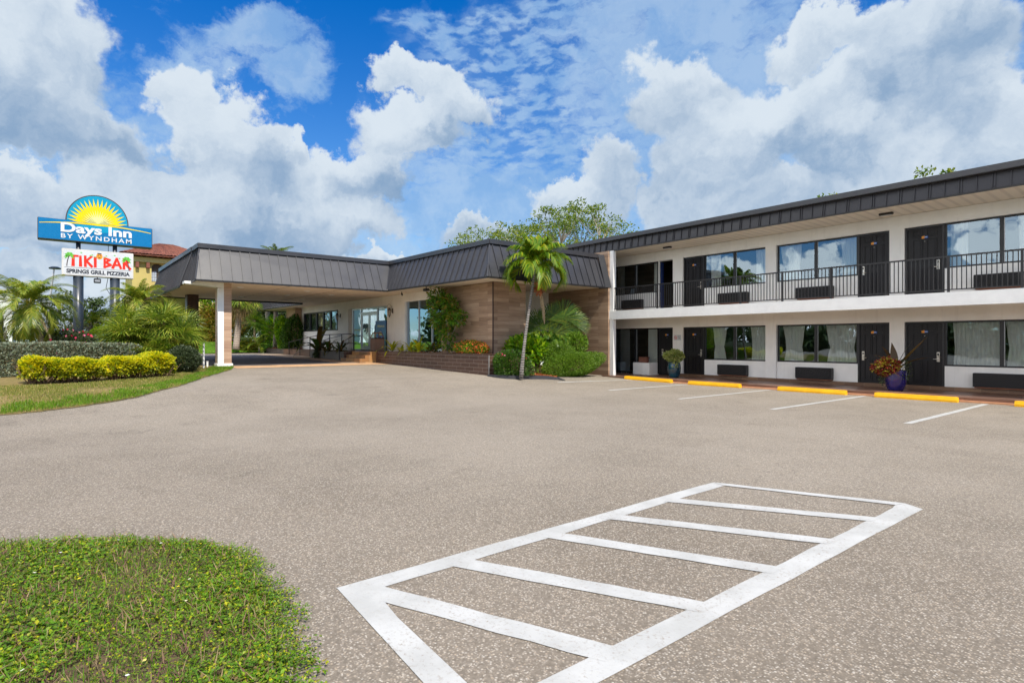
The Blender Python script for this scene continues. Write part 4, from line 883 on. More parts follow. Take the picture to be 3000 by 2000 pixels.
def tiny_palm(y, z0, z1, lean, side):
    b = MB(); n = 8; pts = [(y + lean * (k / n) ** 2, z0 + (z1 - z0) * k / n) for k in range(n + 1)]
    b.add([(x + .004, p[0] + s * .018, p[1]) for p in pts for s in (-1, 1)], [(2 * k, 2 * k + 2, 2 * k + 3, 2 * k + 1) for k in range(n)]); b.build('palm_trunk_print', MT['sign_brown'], cb2)
    b = MB(); c = pts[-1]
    for a in (20, 60, 110, 150, 190, -30, 215):
        d = Vector((cos(R(a)), sin(R(a)))); n2 = Vector((-d.y, d.x)); Lf = .23; P0 = Vector(c)
        b.add([(x + .006, *P0), (x + .006, *(P0 + d * Lf * .5 + n2 * .05 + Vector((0, .02)))), (x + .006, *(P0 + d * Lf + Vector((0, -.06)))), (x + .006, *(P0 + d * Lf * .5 - n2 * .05 + Vector((0, .02))))], [(0, 1, 2, 3)])
    b.build('palm_leaf_print', MT['sign_green'], cb2)
tiny_palm(.60, 5.38, 5.92, .10, 1); tiny_palm(3.16, 5.36, 5.90, -.10, -1)
b = MB()
for yy, zz in ((1.17, 6.1), (1.55, 5.98), (2.55, 6.08), (2.75, 5.95), (1.72, 5.93), (2.12, 5.93), (1.62, 6.02), (2.2, 6.02)):
    b.add([(x + .003, yy - .05, zz), (x + .003, yy, zz + .03), (x + .003, yy + .05, zz - .01), (x + .003, yy, zz - .03)], [(0, 1, 2, 3)])
b.build('leaf_print', MT['sign_green'], cb2)
b = MB(); b.add([(x + .004, 1.91 + .13 * cos(a), 5.98 + .16 * sin(a)) for a in np.linspace(0, 2 * pi, 24, endpoint=False)], [tuple(range(24))]); b.build('tribal_mask_print', MT['orange'], cb2)
b = MB()
for yy, zz, w_, h_ in ((1.86, 6.02, .03, .018), (1.96, 6.02, .03, .018), (1.91, 5.9, .05, .018), (1.91, 6.11, .08, .03)): b.box(x + .005, x + .0055, yy - w_, yy + w_, zz - h_, zz + h_)
b.build('mask_features', MT['sign_brown'], cb2)
b = MB(); b.tube([(SX + .1, 1.83, 4.92), (SX + .1, 1.83, 4.84)], .02, 6); b.bbox(SX + .0, SX + .2, 1.68, 1.98, 4.62, 4.85, .02); fl = b.build('flood_light', MT['black'], sign)
b = MB(); b.box(SX + .2, SX + .204, 1.72, 1.94, 4.68, 4.78); b.build('lens', MT['alu'], fl)
b = MB(); b.tube([(SX - .05, 2.3, 6.6), (SX - .05, 2.28, 4.9), (SX - .02, 2.2, 4.4), (SX + .0, 2.36, 4.1)], .014, 6); b.build('cable', MT['black'], sign)

# ================================================================== YELLOW BUILDING
yb = thing('yellow_building', (-63, 8, .8), 'tall yellow stucco building with red tiled hip roof beyond the canopy', 'building')
b = MB(); yw = [(-60, 5.6, 11.6)]
b.box(-66.5, -60.3, 5.6, 11.6, .5, 9.1)
# front skin with arched opening, y 7.0..7.9 z 7.05..8.7
b.box(-60.3, -60.0, 5.55, 7.0, .5, 9.1); b.box(-60.3, -60.0, 7.9, 11.65, .5, 9.1); b.box(-60.3, -60.0, 7.0, 7.9, .5, 7.05)
ar = [(7.45 + .45 * cos(a), 8.28 + .42 * sin(a)) for a in np.linspace(0, pi, 14)]
b.prism([(7.9, 9.1), (7.9, 8.28)] + ar[1:-1] + [(7.0, 8.28), (7.0, 9.1)], 'x', -60.3, -60.0)
b.build('wall', MT['yellow_wall'], yb)
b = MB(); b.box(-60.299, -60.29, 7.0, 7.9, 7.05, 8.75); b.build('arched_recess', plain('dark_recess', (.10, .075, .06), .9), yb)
b = MB(); b.box(-60.28, -60.27, 7.0, 7.42, 7.1, 8.0); wn = b.build('window', plain('pale_blue_pane', (.55, .62, .72), .3), yb)  # pane in one even pale blue
b = MB()
for yy in (7.05, 7.2, 7.35, 7.5, 7.65): b.box(-59.98, -59.965, yy - .01, yy + .01, 7.0, 8.5)
for zz in (7.2, 7.5, 7.8, 8.1): b.box(-59.965, -59.95, 7.0, 7.7, zz - .01, zz + .01)
b.build('grille', MT['black'], wn)
b = MB(); b.box(-59.99, -59.7, 5.3, 11.9, 8.72, 9.15); b.box(-66.5, -60.0, 5.3, 5.59, 8.72, 9.15); b.build('frieze', plain('pale_yellow_frieze', (.55, .46, .20), .8), yb)
timber = plain('red_brown_timber', (.20, .07, .045), .7)
for yy in (5.9, 6.7, 8.3, 9.2, 10.2, 11.1): MB().bbox(-60.0, -59.62, yy - .13, yy + .13, 8.2, 8.72, .03).build('bracket', timber, yb)
for yy in np.arange(4.9, 12.1, .42): MB().box(-60.0, -59.25, yy - .06, yy + .06, 9.2, 9.33).build('rafter_tail', timber, yb)
b = MB(); e0, e1, y0_, y1_, zz, ap = -67.3, -59.1, 4.6, 12.5, 9.36, 10.95
def tiled(mb, P00, P10, P11, P01, nu, nv, amp=.05):
    """wavy clay tile slope between four corners; u along the eave, v up the slope"""
    P00, P10, P11, P01 = map(Vector, (P00, P10, P11, P01)); nrm = (P10 - P00).cross(P01 - P00).normalized()
    if nrm.z < 0: nrm = -nrm
    vs = []; cols = nu * 4 + 1; rows = nv * 2 + 1
    for r in range(rows):
        v = (r // 2 + (r % 2) * .98) / nv if r < rows - 1 else 1
        for c in range(cols):
            u = c / (cols - 1); P = (P00.lerp(P10, u)).lerp(P01.lerp(P11, u), v); vs.append(P + nrm * (amp * abs(sin(c * pi / 4)) + (.035 if r % 2 == 0 else 0)))
    mb.add([q[:] for q in vs], [(r * cols + c, r * cols + c + 1, (r + 1) * cols + c + 1, (r + 1) * cols + c) for r in range(rows - 1) for c in range(cols - 1)])
rx, ry0, ry1 = -63.2, 7.9, 9.2
tiled(b, (e1, y0_, zz), (e1, y1_, zz), (rx, ry1, ap), (rx, ry0, ap), 30, 9)
tiled(b, (e0, y0_, zz), (e1, y0_, zz), (rx, ry0, ap), (rx, ry0, ap), 28, 9)
tiled(b, (e0, y1_, zz), (e0, y0_, zz), (rx, ry0, ap), (rx, ry1, ap), 24, 7); tiled(b, (e1, y1_, zz), (e0, y1_, zz), (rx, ry1, ap), (rx, ry1, ap), 24, 7)
b.box(e0 + .05, e1 - .05, y0_ + .05, y1_ - .05, zz - .1, zz - .02); b.build('roof', MT['rooftile'], yb)
b = MB(); tiled(b, (-56.5, 6.0, 5.3), (-56.5, 12.5, 7.4), (-59.95, 12.5, 8.3), (-59.95, 6.0, 6.2), 20, 8); b.prism([(6.0, 5.1), (12.5, 7.2), (12.5, 7.36), (6.0, 5.26)], 'x', -56.6, -56.3); b.build('porch_roof', MT['rooftile'], yb)
b = MB(); b.box(-59.95, -57, 9.6, 12.0, .5, 5.2); b.build('porch_wall', MT['yellow_wall'], yb)


# far white building on the left
fb = thing('white_building', (-73, -7, .8), 'distant white rendered building partly hidden at the left edge behind palms', 'building')
b = MB(); b.box(-77, -70, -6.5, -2.8, .5, 6.2); b.build('wall', MT['white_trim'], fb)
b = MB(); b.box(-77.3, -69.8, -6.8, -2.6, 6.2, 6.45); b.build('roof_edge', MT['concrete'], fb)
b = MB(); 
for yy in (-5.6, -3.9): b.box(-70.0, -69.96, yy - .5, yy + .5, 2.2, 4.0)
b.build('window', MT['frame'], fb)
sl = thing('street_lamp', (-52, -.35, .8), 'thin grey street lamp with flat round head beyond the date palms', 'street lamp')
b = MB(); b.tube([(-52, -.35, .6), (-52, -.15, 4), (-52, .15, 6.85)], [.10, .08, .055], 10); b.build('pole', MT['alu'], sl)
b = MB(); b.lathe((-52, .2, 6.8), [(0, 0), (.34, .02), (.36, .1), (.2, .18), (0, .2)], 16); b.build('lamp_head', MT['pole'], sl)
b = MB(); b.tube([(-25.3, 4.72, .5), (-25.3, 4.72, 1.52)], .035, 8); b.tube([(-25.3, 4.72, 1.52), (-25.3, 4.72, 1.56)], .042, 8)
tag(b.build('marker_post', MT['white_trim']), 'thin white plastic marker post beside the dark round bush', 'marker post')
b = MB(); b.tube([(-26.6, 5.1, .5), (-26.6, 5.1, .78)], .04, 8); b.tube([(-26.6, 5.1, .78), (-26.6, 5.1, .80)], .05, 8)
tag(b.build('marker_post', MT['white_trim']), 'short white pipe stub by the foot of the canopy column', 'marker post')

# ================================================================== PLANTS
def unit(v): return v / np.maximum(np.linalg.norm(v, axis=-1, keepdims=True), 1e-9)
def leaf_quads(P, Dr, Nn, Ln, Wd, fold=.15):
    """diamond leaves at P along Dr, facing Nn"""
    Dr = unit(Dr); Sd = unit(np.cross(Dr, Nn)); Nn = np.cross(Sd, Dr); Ln = Ln[:, None]; Wd = Wd[:, None]
    a = P; c = P + Dr * Ln; m = P + Dr * Ln * .5 + Nn * Ln * fold
    return np.stack([a, m + Sd * Wd * .5, c, m - Sd * Wd * .5], 1)
def rnd_dirs(n): return unit(rng.normal(size=(n, 3)))
def shrub_points(n, size, kind='ellipsoid', shell=.55, lump=.16, seed=0):
    """points and outward directions filling a bush of half-size `size`, centred on 0; surface is lumpy"""
    d = rnd_dirs(n); 
    if kind == 'box': k = np.max(np.abs(d), 1, keepdims=True); s = d / k * .5 + d * .5; s = s * np.minimum(1, 1.0)
    else: s = d.copy()
    rs = np.random.default_rng(seed); C = unit(rs.normal(size=(26, 3))); dots = d @ C.T
    l = 1 + lump * (np.exp(-((1 - dots) * 9)).sum(1) * .9 - .5)
    r = (shell + (1 - shell) * rng.random(n)) ** .7
    return s * (r * l)[:, None] * np.array(size), d
def bush(name, c, size, n, ls, mat, label, cat, kind='ellipsoid', group=None, shell=.55, lump=.16, aspect=.5, up=.3, stems=6, base=None, seed=0, parent=None, loose=.9, stemmat=None):
    """c is the centre of the foliage, size the half extents"""
    t = parent or thing(name, (c[0], c[1], base if base is not None else G(c[0], c[1])), label, cat, group)
    P, d = shrub_points(n, size, kind, shell, lump, seed); P = P + np.array(c)
    z0 = (base if base is not None else G(c[0], c[1])) + .03; P[:, 2] = np.maximum(P[:, 2], z0 + rng.random(n) * .12)
    D_ = unit(d + rnd_dirs(n) * loose + np.array([0, 0, up])); Nn = unit(d * .8 + rnd_dirs(n) * .8 + np.array([0, 0, .5]))
    L_ = ls * rng.uniform(.6, 1.3, n); mb = MB(); mb.quads(leaf_quads(P, D_, Nn, L_, L_ * aspect)); mb.build('foliage', mat, t)
    if stems:
        sb = MB(); rs = random.Random(seed + 5)
        for k in range(stems):
            bx, by = c[0] + rs.uniform(-.6, .6) * size[0], c[1] + rs.uniform(-.6, .6) * size[1]; dx, dy = rs.uniform(-.35, .35) * size[0], rs.uniform(-.35, .35) * size[1]
            h = c[2] + size[2] * rs.uniform(.3, .8); sb.tube([(bx, by, z0 - .1), (bx + dx * .4, by + dy * .4, z0 + (h - z0) * .45), (bx + dx, by + dy, h)], [.014, .011, .005], 5)
            sb.tube([(bx + dx * .3, by + dy * .3, z0 + (h - z0) * .35), (bx - dx, by - dy * .6, h * .97)], [.009, .004], 4)
        sb.build('stems', stemmat or MT['woodstem'], t)
    return t
LM = {}
LM['palm'] = leafmat('palm_frond_green', [(.055, .11, .012), (.10, .17, .018), (.16, .22, .02), (.23, .26, .025)], .38, .35)
LM['palm_y'] = leafmat('yellow_green_palm_frond', [(.09, .20, .012), (.15, .28, .015), (.26, .36, .02), (.50, .46, .03), (.11, .23, .02), (.18, .30, .015)], .36, .4)  # yellow green leaf mix of the leaning palm
LM['date'] = leafmat('date_palm_frond', [(.12, .20, .02), (.20, .28, .03), (.30, .36, .05), (.42, .40, .06)], .35, .35)
LM['fan'] = leafmat('fan_palm_leaf', [(.09, .16, .02), (.16, .25, .025), (.26, .34, .035), (.40, .42, .06)], .4, .3)
LM['fan_y'] = leafmat('yellowing_fan_leaf', [(.12, .18, .02), (.25, .26, .03), (.42, .33, .04), (.10, .16, .02)], .45, .35)
LM['lic'] = leafmat('broad_palm_leaf', [(.04, .11, .012), (.07, .16, .016), (.12, .21, .02), (.22, .27, .03)], .38, .35)
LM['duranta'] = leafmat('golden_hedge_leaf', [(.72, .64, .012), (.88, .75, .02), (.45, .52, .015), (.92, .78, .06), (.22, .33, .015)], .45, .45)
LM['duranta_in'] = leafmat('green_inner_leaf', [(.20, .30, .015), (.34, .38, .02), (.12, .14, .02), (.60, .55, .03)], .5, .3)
LM['silver'] = leafmat('silver_hedge_leaf', [(.22, .27, .18), (.38, .44, .33), (.13, .16, .09), (.56, .62, .50), (.24, .24, .14), (.20, .16, .10)], .5, .2, tcol=(1, 1, .7))
LM['dark'] = leafmat('dark_shrub_leaf', [(.045, .07, .03), (.075, .105, .045), (.12, .15, .08), (.035, .05, .02)], .4, .2)
LM['green'] = leafmat('bright_hedge_leaf', [(.12, .24, .012), (.20, .33, .015), (.32, .42, .02), (.08, .15, .01)], .4, .35)
LM['lime'] = leafmat('lime_shrub_leaf', [(.12, .30, .01), (.22, .42, .012), (.38, .50, .015), (.08, .20, .01)], .35, .4)
LM['ground'] = leafmat('dense_shrub_leaf', [(.09, .20, .012), (.15, .28, .02), (.20, .33, .03), (.07, .15, .012), (.27, .38, .05)], .45, .3)
LM['boug'] = leafmat('bougainvillea_leaf', [(.04, .11, .012), (.07, .16, .016), (.11, .21, .02), (.035, .08, .01)], .4, .3)
LM['tree'] = leafmat('broad_tree_leaf', [(.09, .15, .02), (.14, .22, .025), (.20, .28, .03), (.30, .32, .06)], .45, .4)
LM['tree_d'] = leafmat('distant_tree_leaf', [(.035, .065, .016), (.055, .095, .022), (.085, .125, .03)], .6, .2)
LM['tree_o'] = leafmat('orange_brown_leaf', [(.14, .11, .012), (.26, .14, .012), (.16, .19, .015), (.34, .18, .02)], .5, .35)
LM['spider'] = leafmat('tall_climber_leaf', [(.06, .16, .01), (.10, .24, .012), (.16, .30, .015), (.045, .10, .01), (.30, .22, .03)], .35, .35)
LM['orangefl'] = leafmat('orange_flower', [(.80, .16, .03), (.86, .30, .05), (.75, .10, .04)], .5, .3, tcol=(1, 1, 1))
LM['pinkfl'] = leafmat('pink_flower', [(.75, .05, .15), (.80, .03, .08), (.7, .2, .3)], .5, .3, tcol=(1, 1, 1))
LM['whitefl'] = leafmat('white_flower', [(.85, .85, .82)], .5, .3, tcol=(1, 1, 1))
LM['crot'] = leafmat('dark_crinum_leaf', [(.05, .08, .015), (.09, .11, .02), (.15, .08, .03), (.07, .13, .02)], .35, .25)
LM['flax'] = leafmat('yellow_flax_leaf', [(.42, .46, .02), (.70, .66, .03), (.24, .32, .02), (.58, .55, .03)], .35, .35)
LM['bronze'] = leafmat('bronze_cordyline_leaf', [(.07, .035, .015), (.12, .07, .02), (.10, .09, .02), (.18, .10, .02)], .35, .35)
LM['coleus'] = leafmat('red_coleus_leaf', [(.22, .03, .02), (.32, .05, .02), (.15, .025, .02), (.40, .36, .03)], .5, .25, tcol=(1, 1, 1))
LM['varieg'] = leafmat('variegated_leaf', [(.24, .30, .06), (.42, .44, .14), (.14, .22, .04), (.52, .50, .20)], .45, .25)
LM['dry'] = leafmat('dry_leaf', [(.42, .32, .20), (.55, .45, .32), (.34, .24, .14)], .7, .2, tcol=(1, 1, 1))
LM['grass'] = leafmat('turf_blade', [(.14, .20, .02), (.24, .26, .035), (.40, .33, .10), (.10, .18, .015), (.48, .38, .16)], .6, .3)
LM['grass_g'] = leafmat('green_turf_blade', [(.11, .25, .012), (.17, .32, .015), (.24, .36, .02), (.08, .18, .012)], .5, .35)
LM['clover'] = leafmat('clover_leaf', [(.11, .26, .01), (.17, .33, .012), (.27, .40, .012), (.50, .48, .012), (.14, .22, .03), (.07, .16, .012), (.24, .15, .06), (.14, .30, .012), (.10, .22, .012)], .45, .35)
LM['weed'] = leafmat('dead_stalk', [(.20, .11, .07), (.34, .25, .13), (.13, .06, .05)], .8, .1)

def frond(lb, sb, base, azm, elv, Ln, droop, n=44, ll=.34, lw=.028, vee=.35, ldroop=.35, curl=1.3, t0=.16, stemr=.012, jit=.06):
    """pinnate palm frond: a curved rachis with a row of leaflets on each side"""
    m = 26; e = elv - droop * (np.linspace(0, 1, m) ** curl); h = np.array([cos(azm), sin(azm), 0.]); st = Ln / (m - 1)
    T = np.cos(e)[:, None] * h + np.sin(e)[:, None] * np.array([0, 0, 1.]); P = np.array(base) + np.r_[np.zeros((1, 3)), np.cumsum(T[:-1] * st, 0)]
    if sb is not None: sb.tube([tuple(p) for p in P[::3]], list(np.linspace(stemr, .004, len(P[::3]))), 5)
    t = np.linspace(t0, 1, n); f = t * (m - 1); i0 = np.minimum(f.astype(int), m - 2); fr = (f - i0)[:, None]
    B = P[i0] * (1 - fr) + P[i0 + 1] * fr; TT = unit(T[i0]); side = np.array([-sin(azm), cos(azm), 0.]); U = np.cross(TT, side) * -1; U = np.where(U[:, 2:3] < 0, -U, U) if abs(elv) < 1.2 else U
    prof = np.sin(pi * np.clip((t - t0) / (1 - t0) * .86 + .12, 0, 1)) ** .6; Q = []
    for s in (-1, 1):
        k = rng.uniform(.88, 1.1, n); L_ = ll * prof * k
        d0 = unit(side * s * (.85 - .45 * t[:, None]) + TT * (.45 + .55 * t[:, None]) + U * vee + rng.normal(0, jit, (n, 3)))
        mid = B + d0 * (L_ * .5)[:, None]; d1 = unit(d0 + np.array([0, 0, -1.]) * ldroop * 1.6); tip = mid + d1 * (L_ * .55)[:, None]
        w = np.cross(d0, U); w = unit(w) * lw; Q.append(np.stack([B - w * .35, B + w * .35, mid + w * .5, mid - w * .5], 1)); Q.append(np.stack([mid - w * .5, mid + w * .5, tip + w * .06, tip - w * .06], 1))
    # the two halves of a leaflet keep one colour: merged as an island
    A = np.concatenate([Q[0], Q[2]]); Bq = np.concatenate([Q[1], Q[3]]); k = len(A)
    V = np.concatenate([A, Bq[:, 2:]], 1).reshape(-1, 3); idx = np.arange(k)[:, None] * 6
    lb.v.append(V); lb.f.append(np.concatenate([idx + np.array([0, 1, 2, 3]), idx + np.array([3, 2, 4, 5])]) + lb.n); lb.fm.append(None); lb.n += len(V)
def fan_leaf(lb, hub, dr, up, rad, n=26, spread=150, width=.40, droop=.25, pleat=.03, joined=.45):
    """palmate leaf: blades radiating from the hub in the plane of dr and its side"""
    dr = np.array(dr, float); dr /= np.linalg.norm(dr); up = np.array(up, float); sd = np.cross(dr, up); sd /= np.linalg.norm(sd); nn = np.cross(sd, dr)
    th = np.radians(np.linspace(-spread, spread, n)) + rng.normal(0, .02, n); L_ = rad * (1 - .22 * np.abs(th) / pi) * rng.uniform(.93, 1.05, n)
    d = np.cos(th)[:, None] * dr + np.sin(th)[:, None] * sd; w = -np.sin(th)[:, None] * dr + np.cos(th)[:, None] * sd
    hub = np.array(hub, float); m = hub + d * (L_ * joined)[:, None] + nn * pleat * ((np.arange(n) % 2) * 2 - 1)[:, None]
    ww = np.radians(2 * spread / n) * L_ * joined * width; tip = hub + d * L_[:, None] - np.array([0, 0, 1.]) * (droop * L_ * rng.uniform(.6, 1.4, n))[:, None]
    V = np.stack([np.repeat(hub[None], n, 0), m + w * ww[:, None], tip, m - w * ww[:, None]], 1); lb.quads(V)
def fan_clump(lb, sb, c, n, rad, stem=.7, up=.5, spread=150, blades=24, droop=.25, low=-.4):
    for k in range(n):
        a = k * 2.399 + rng.uniform(-.3, .3); e = low + (1.45 - low) * ((k + .5) / n) + rng.uniform(-.12, .12)
        d = np.array([cos(a) * cos(e), sin(a) * cos(e), sin(e)]); hub = np.array(c) + d * stem * rng.uniform(.8, 1.15)
        sb.tube([c, tuple(np.array(c) + d * stem * .5 + np.array([0, 0, .05])), tuple(hub)], [.014, .011, .008], 5)
        fd = unit(d + np.array([0, 0, -.25])); upv = np.array([0, 0, 1.]) if abs(fd[2]) < .8 else np.array([cos(a), sin(a), 0]) * -1
        fan_leaf(lb, hub, fd, upv + rng.normal(0, .25, 3), rad * rng.uniform(.85, 1.1), int(blades * 1.7), spread, droop=droop, joined=.5, width=.36)
def feather_palm(name, c, h, nf, Ln, label, group, mat, lean=(0, 0), trunk_r=.11, ll=.3, lw=.03, droop=1.7, e_lo=-.2, e_hi=1.45, nl=40, tm=None, cat='palm tree', dead=3, boots=True, seed=1, base=None, ldroop=.35, vee=.3, dtop=.55):
    """c=(x,y) of the foot, h height of the crown above the foot"""
    z0 = G(*c[:2]) if base is None else base; t = thing(name, (c[0], c[1], z0), label, cat, group)
    n = 12; tb = MB(); pts = [(c[0] + lean[0] * (k / n) ** 1.3, c[1] + lean[1] * (k / n) ** 1.3, z0 - .05 + (h + .05) * k / n) for k in range(n + 1)]
    tb.tube(pts, [trunk_r * (1.35 - .35 * min(1, k / 3)) * (1 - .25 * k / n) for k in range(n + 1)], 12)
    if boots:
        for k in range(26):
            a = k * 2.4; zz = pts[-1][2] - .05 - .018 * k; tb.tube([(pts[-1][0] + cos(a) * trunk_r * .7, pts[-1][1] + sin(a) * trunk_r * .7, zz - .08), (pts[-1][0] + cos(a) * trunk_r * 1.7, pts[-1][1] + sin(a) * trunk_r * 1.7, zz + .08)], [.03, .014], 5)
    tb.build('trunk', tm or MT['palmtrunk'], t, smooth=True)
    lb, sb = MB(), MB(); top = np.array(pts[-1])
    for k in range(nf):
        a = k * 2.39996 + rng.uniform(-.25, .25) + seed; u = (k + .5) / nf; e = e_lo + (e_hi - e_lo) * u + rng.uniform(-.1, .1)
        frond(lb, sb, top + np.array([cos(a), sin(a), 0]) * .04, a, e, Ln * rng.uniform(.85, 1.08) * (.8 + .2 * (1 - u)), droop * (1.15 - dtop * u), nl, ll, lw, vee, ldroop)
    lb.build('fronds', mat, t); sb.build('frond_stems', LM['fan_y'], t)
    if dead:
        db, ds = MB(), MB()
        for k in range(dead):
            a = k * 2.1 + seed; frond(db, ds, top - np.array([0, 0, .1]), a, -.7, Ln * .7, .75, 24, ll * .7, lw, .1, .8)
        db.build('dead_fronds', LM['dry'], t)
    return t

# --- front leaning palm
t = feather_palm('adonidia_palm', (-16.0, 13.45), 4.2, 28, 1.6, 'slender grey palm leaning over the black kerb with yellow green drooping crown', 'palms', LM['palm_y'], lean=(-.1, .82), trunk_r=.062, ll=.60, lw=.042, droop=2.6, e_lo=.15, e_hi=1.56, nl=52, dead=0, boots=False, base=.3, ldroop=.75, vee=.25, dtop=1.02)
t.name = 'leaning_palm'
b = MB(); b.tube([(-16.1, 14.17, 3.7), (-16.1, 14.22, 4.0), (-16.1, 14.28, 4.5)], [.075, .10, .05], 10); b.build('crownshaft', plain('green_crownshaft', (.16, .19, .05), .5, var=.3), t, smooth=True)
b = MB()
for k in range(380):
    a = random.uniform(0, 6.28); e = random.uniform(-1.4, .1); r = random.uniform(.14, .42); p = Vector((-15.93 + cos(a) * cos(e) * .10, 14.27, 3.85)) + Vector((cos(a) * cos(e) * r * .55, sin(a) * cos(e) * r * .55, sin(e) * r * 1.3))
    b.lathe((p.x, p.y, p.z), [(0, -.02), (.018, 0), (0, .02)], 5)
b.build('fruit_cluster', plain('orange_brown_fruit', (.34, .08, .02), .5, var=.5, scale=30), t)
b = MB(); P = []
frond(b, None, (-16.05, 14.4, 3.78), 1.2, -1.35, 1.45, .2, 70, .34, .028, .05, .9, t0=.05); b.build('dead_frond', LM['dry'], t)

# --- big broad-leaved palm against the tiled wall
t = thing('broad_leaf_palm', (-18.3, 17.0, .76), 'large clump palm with broad pleated fans against the tiled wall', 'palm tree', 'palms')
b = MB(); b.tube([(-18.3, 17.0, .7), (-18.32, 17.0, 1.2), (-18.35, 16.95, 1.75)], [.17, .15, .12], 10); b.build('trunk', MT['cordtex'], t, smooth=True)
lb, sb = MB(), MB(); c0 = np.array([-18.35, 16.95, 1.75])
vw = unit(np.array([.776, -.45, .1]))                                     # most leaves open towards the light (+x, -y side)
for (dy, dz, ry, rz, tilt) in ((.0, .95, .15, 1.0, 0), (.55, 1.05, .3, 1.0, .1), (-.5, .6, -.5, .8, 0), (1.15, .75, .75, .55, .2), (.95, .1, .9, -.3, .3), (.35, .3, .3, .6, .1), (-.55, -.05, -.9, -.1, .2), (.1, -.1, -.1, -.6, .4), (-.9, .25, -.9, .3, 0), (.6, -.35, .5, -.8, .3), (-.2, .5, -.3, .9, .2), (.8, .55, .6, .8, 0)):
    hub = c0 + np.array([.35 * dy + rng.uniform(0, .3), dy * .8, dz * .85]); d = np.array([.3 * ry, ry, rz])
    sb.tube([tuple(c0), tuple((c0 + hub) / 2 + np.array([0, 0, .06])), tuple(hub)], [.018, .014, .01], 6)
    fan_leaf(lb, hub, d, vw + np.array([0, 0, tilt]), rng.uniform(.8, 1.1), 46, rng.uniform(70, 100), droop=.10, pleat=.02, joined=.72, width=.40)
for k in range(9):
    a = -1.6 + k * .42; frond(lb, sb, c0, a, rng.uniform(.1, .7), 1.3, 1.4, 26, .42, .04, .2, .5)
lb.build('fronds', LM['lic'], t); sb.build('frond_stems', LM['palm'], t)

# --- left: two date palms, one behind the sign poles, fan palm clump
def at_(x, y, z=None): return (x, y)
feather_palm('date_palm', (-27.6, -.1), 2.45, 44, 2.1, 'bushy date palm with arching fronds in front of the sign, left of its poles', 'palms', LM['date'], lean=(-.5, -.55), trunk_r=.12, ll=.46, lw=.022, droop=2.2, e_lo=-.5, nl=60, tm=MT['cordtex'], dead=4)
feather_palm('date_palm', (-32.0, -2.6), 2.7, 30, 1.8, 'date palm at the left edge behind the nearer date palm', 'palms', LM['date'], trunk_r=.16, ll=.42, lw=.03, droop=2.2, e_lo=-.2, nl=38, seed=3, dead=3)
feather_palm('date_palm', (-31.0, 3.1), 2.75, 34, 1.8, 'feathery date palm rising behind the fan palm clump', 'palms', LM['date'], trunk_r=.12, ll=.38, lw=.028, droop=2.0, e_lo=.1, nl=38, seed=5, dead=0)
feather_palm('date_palm', (-38.5, 1.7), 1.8, 22, 1.6, 'dark green date palm seen between the two sign poles', 'palms', LM['palm'], trunk_r=.15, ll=.36, lw=.03, droop=1.8, e_lo=-.2, nl=30, seed=7, dead=1)
t = thing('fan_palm_clump', (-26.2, 2.4, .5), 'spiky fan palm clump with many heads left of the canopy column', 'fan palm', 'palms')
lb, ly, sb = MB(), MB(), MB()
for (x, y, z, n, r) in ((-24.9, 2.15, 1.75, 16, .9), (-24.9, 3.25, 2.2, 17, .88), (-24.5, 3.75, 1.6, 14, .8), (-25.0, 1.75, 1.3, 11, .75), (-24.3, 2.95, 1.15, 12, .75), (-26.2, 2.3, 2.2, 14, .85), (-25.1, 4.1, 2.05, 10, .72), (-24.2, 3.4, 1.0, 8, .7)):
    fan_clump(lb, sb, (x, y, z), n, r, stem=.42, blades=22, droop=.18, low=-.35); fan_clump(ly, sb, (x + .03, y, z - .12), 4, r * .95, stem=.4, blades=20, droop=.3, low=-.9)
    sb.tube([(x * .5 - 12.5, y * .6 + 1, .45), (x, y, z)], [.1, .07], 8)
lb.build('fan_leaves', LM['fan'], t); ly.build('yellowed_leaves', LM['fan_y'], t); sb.build('leaf_stems', MT['woodstem'], t)

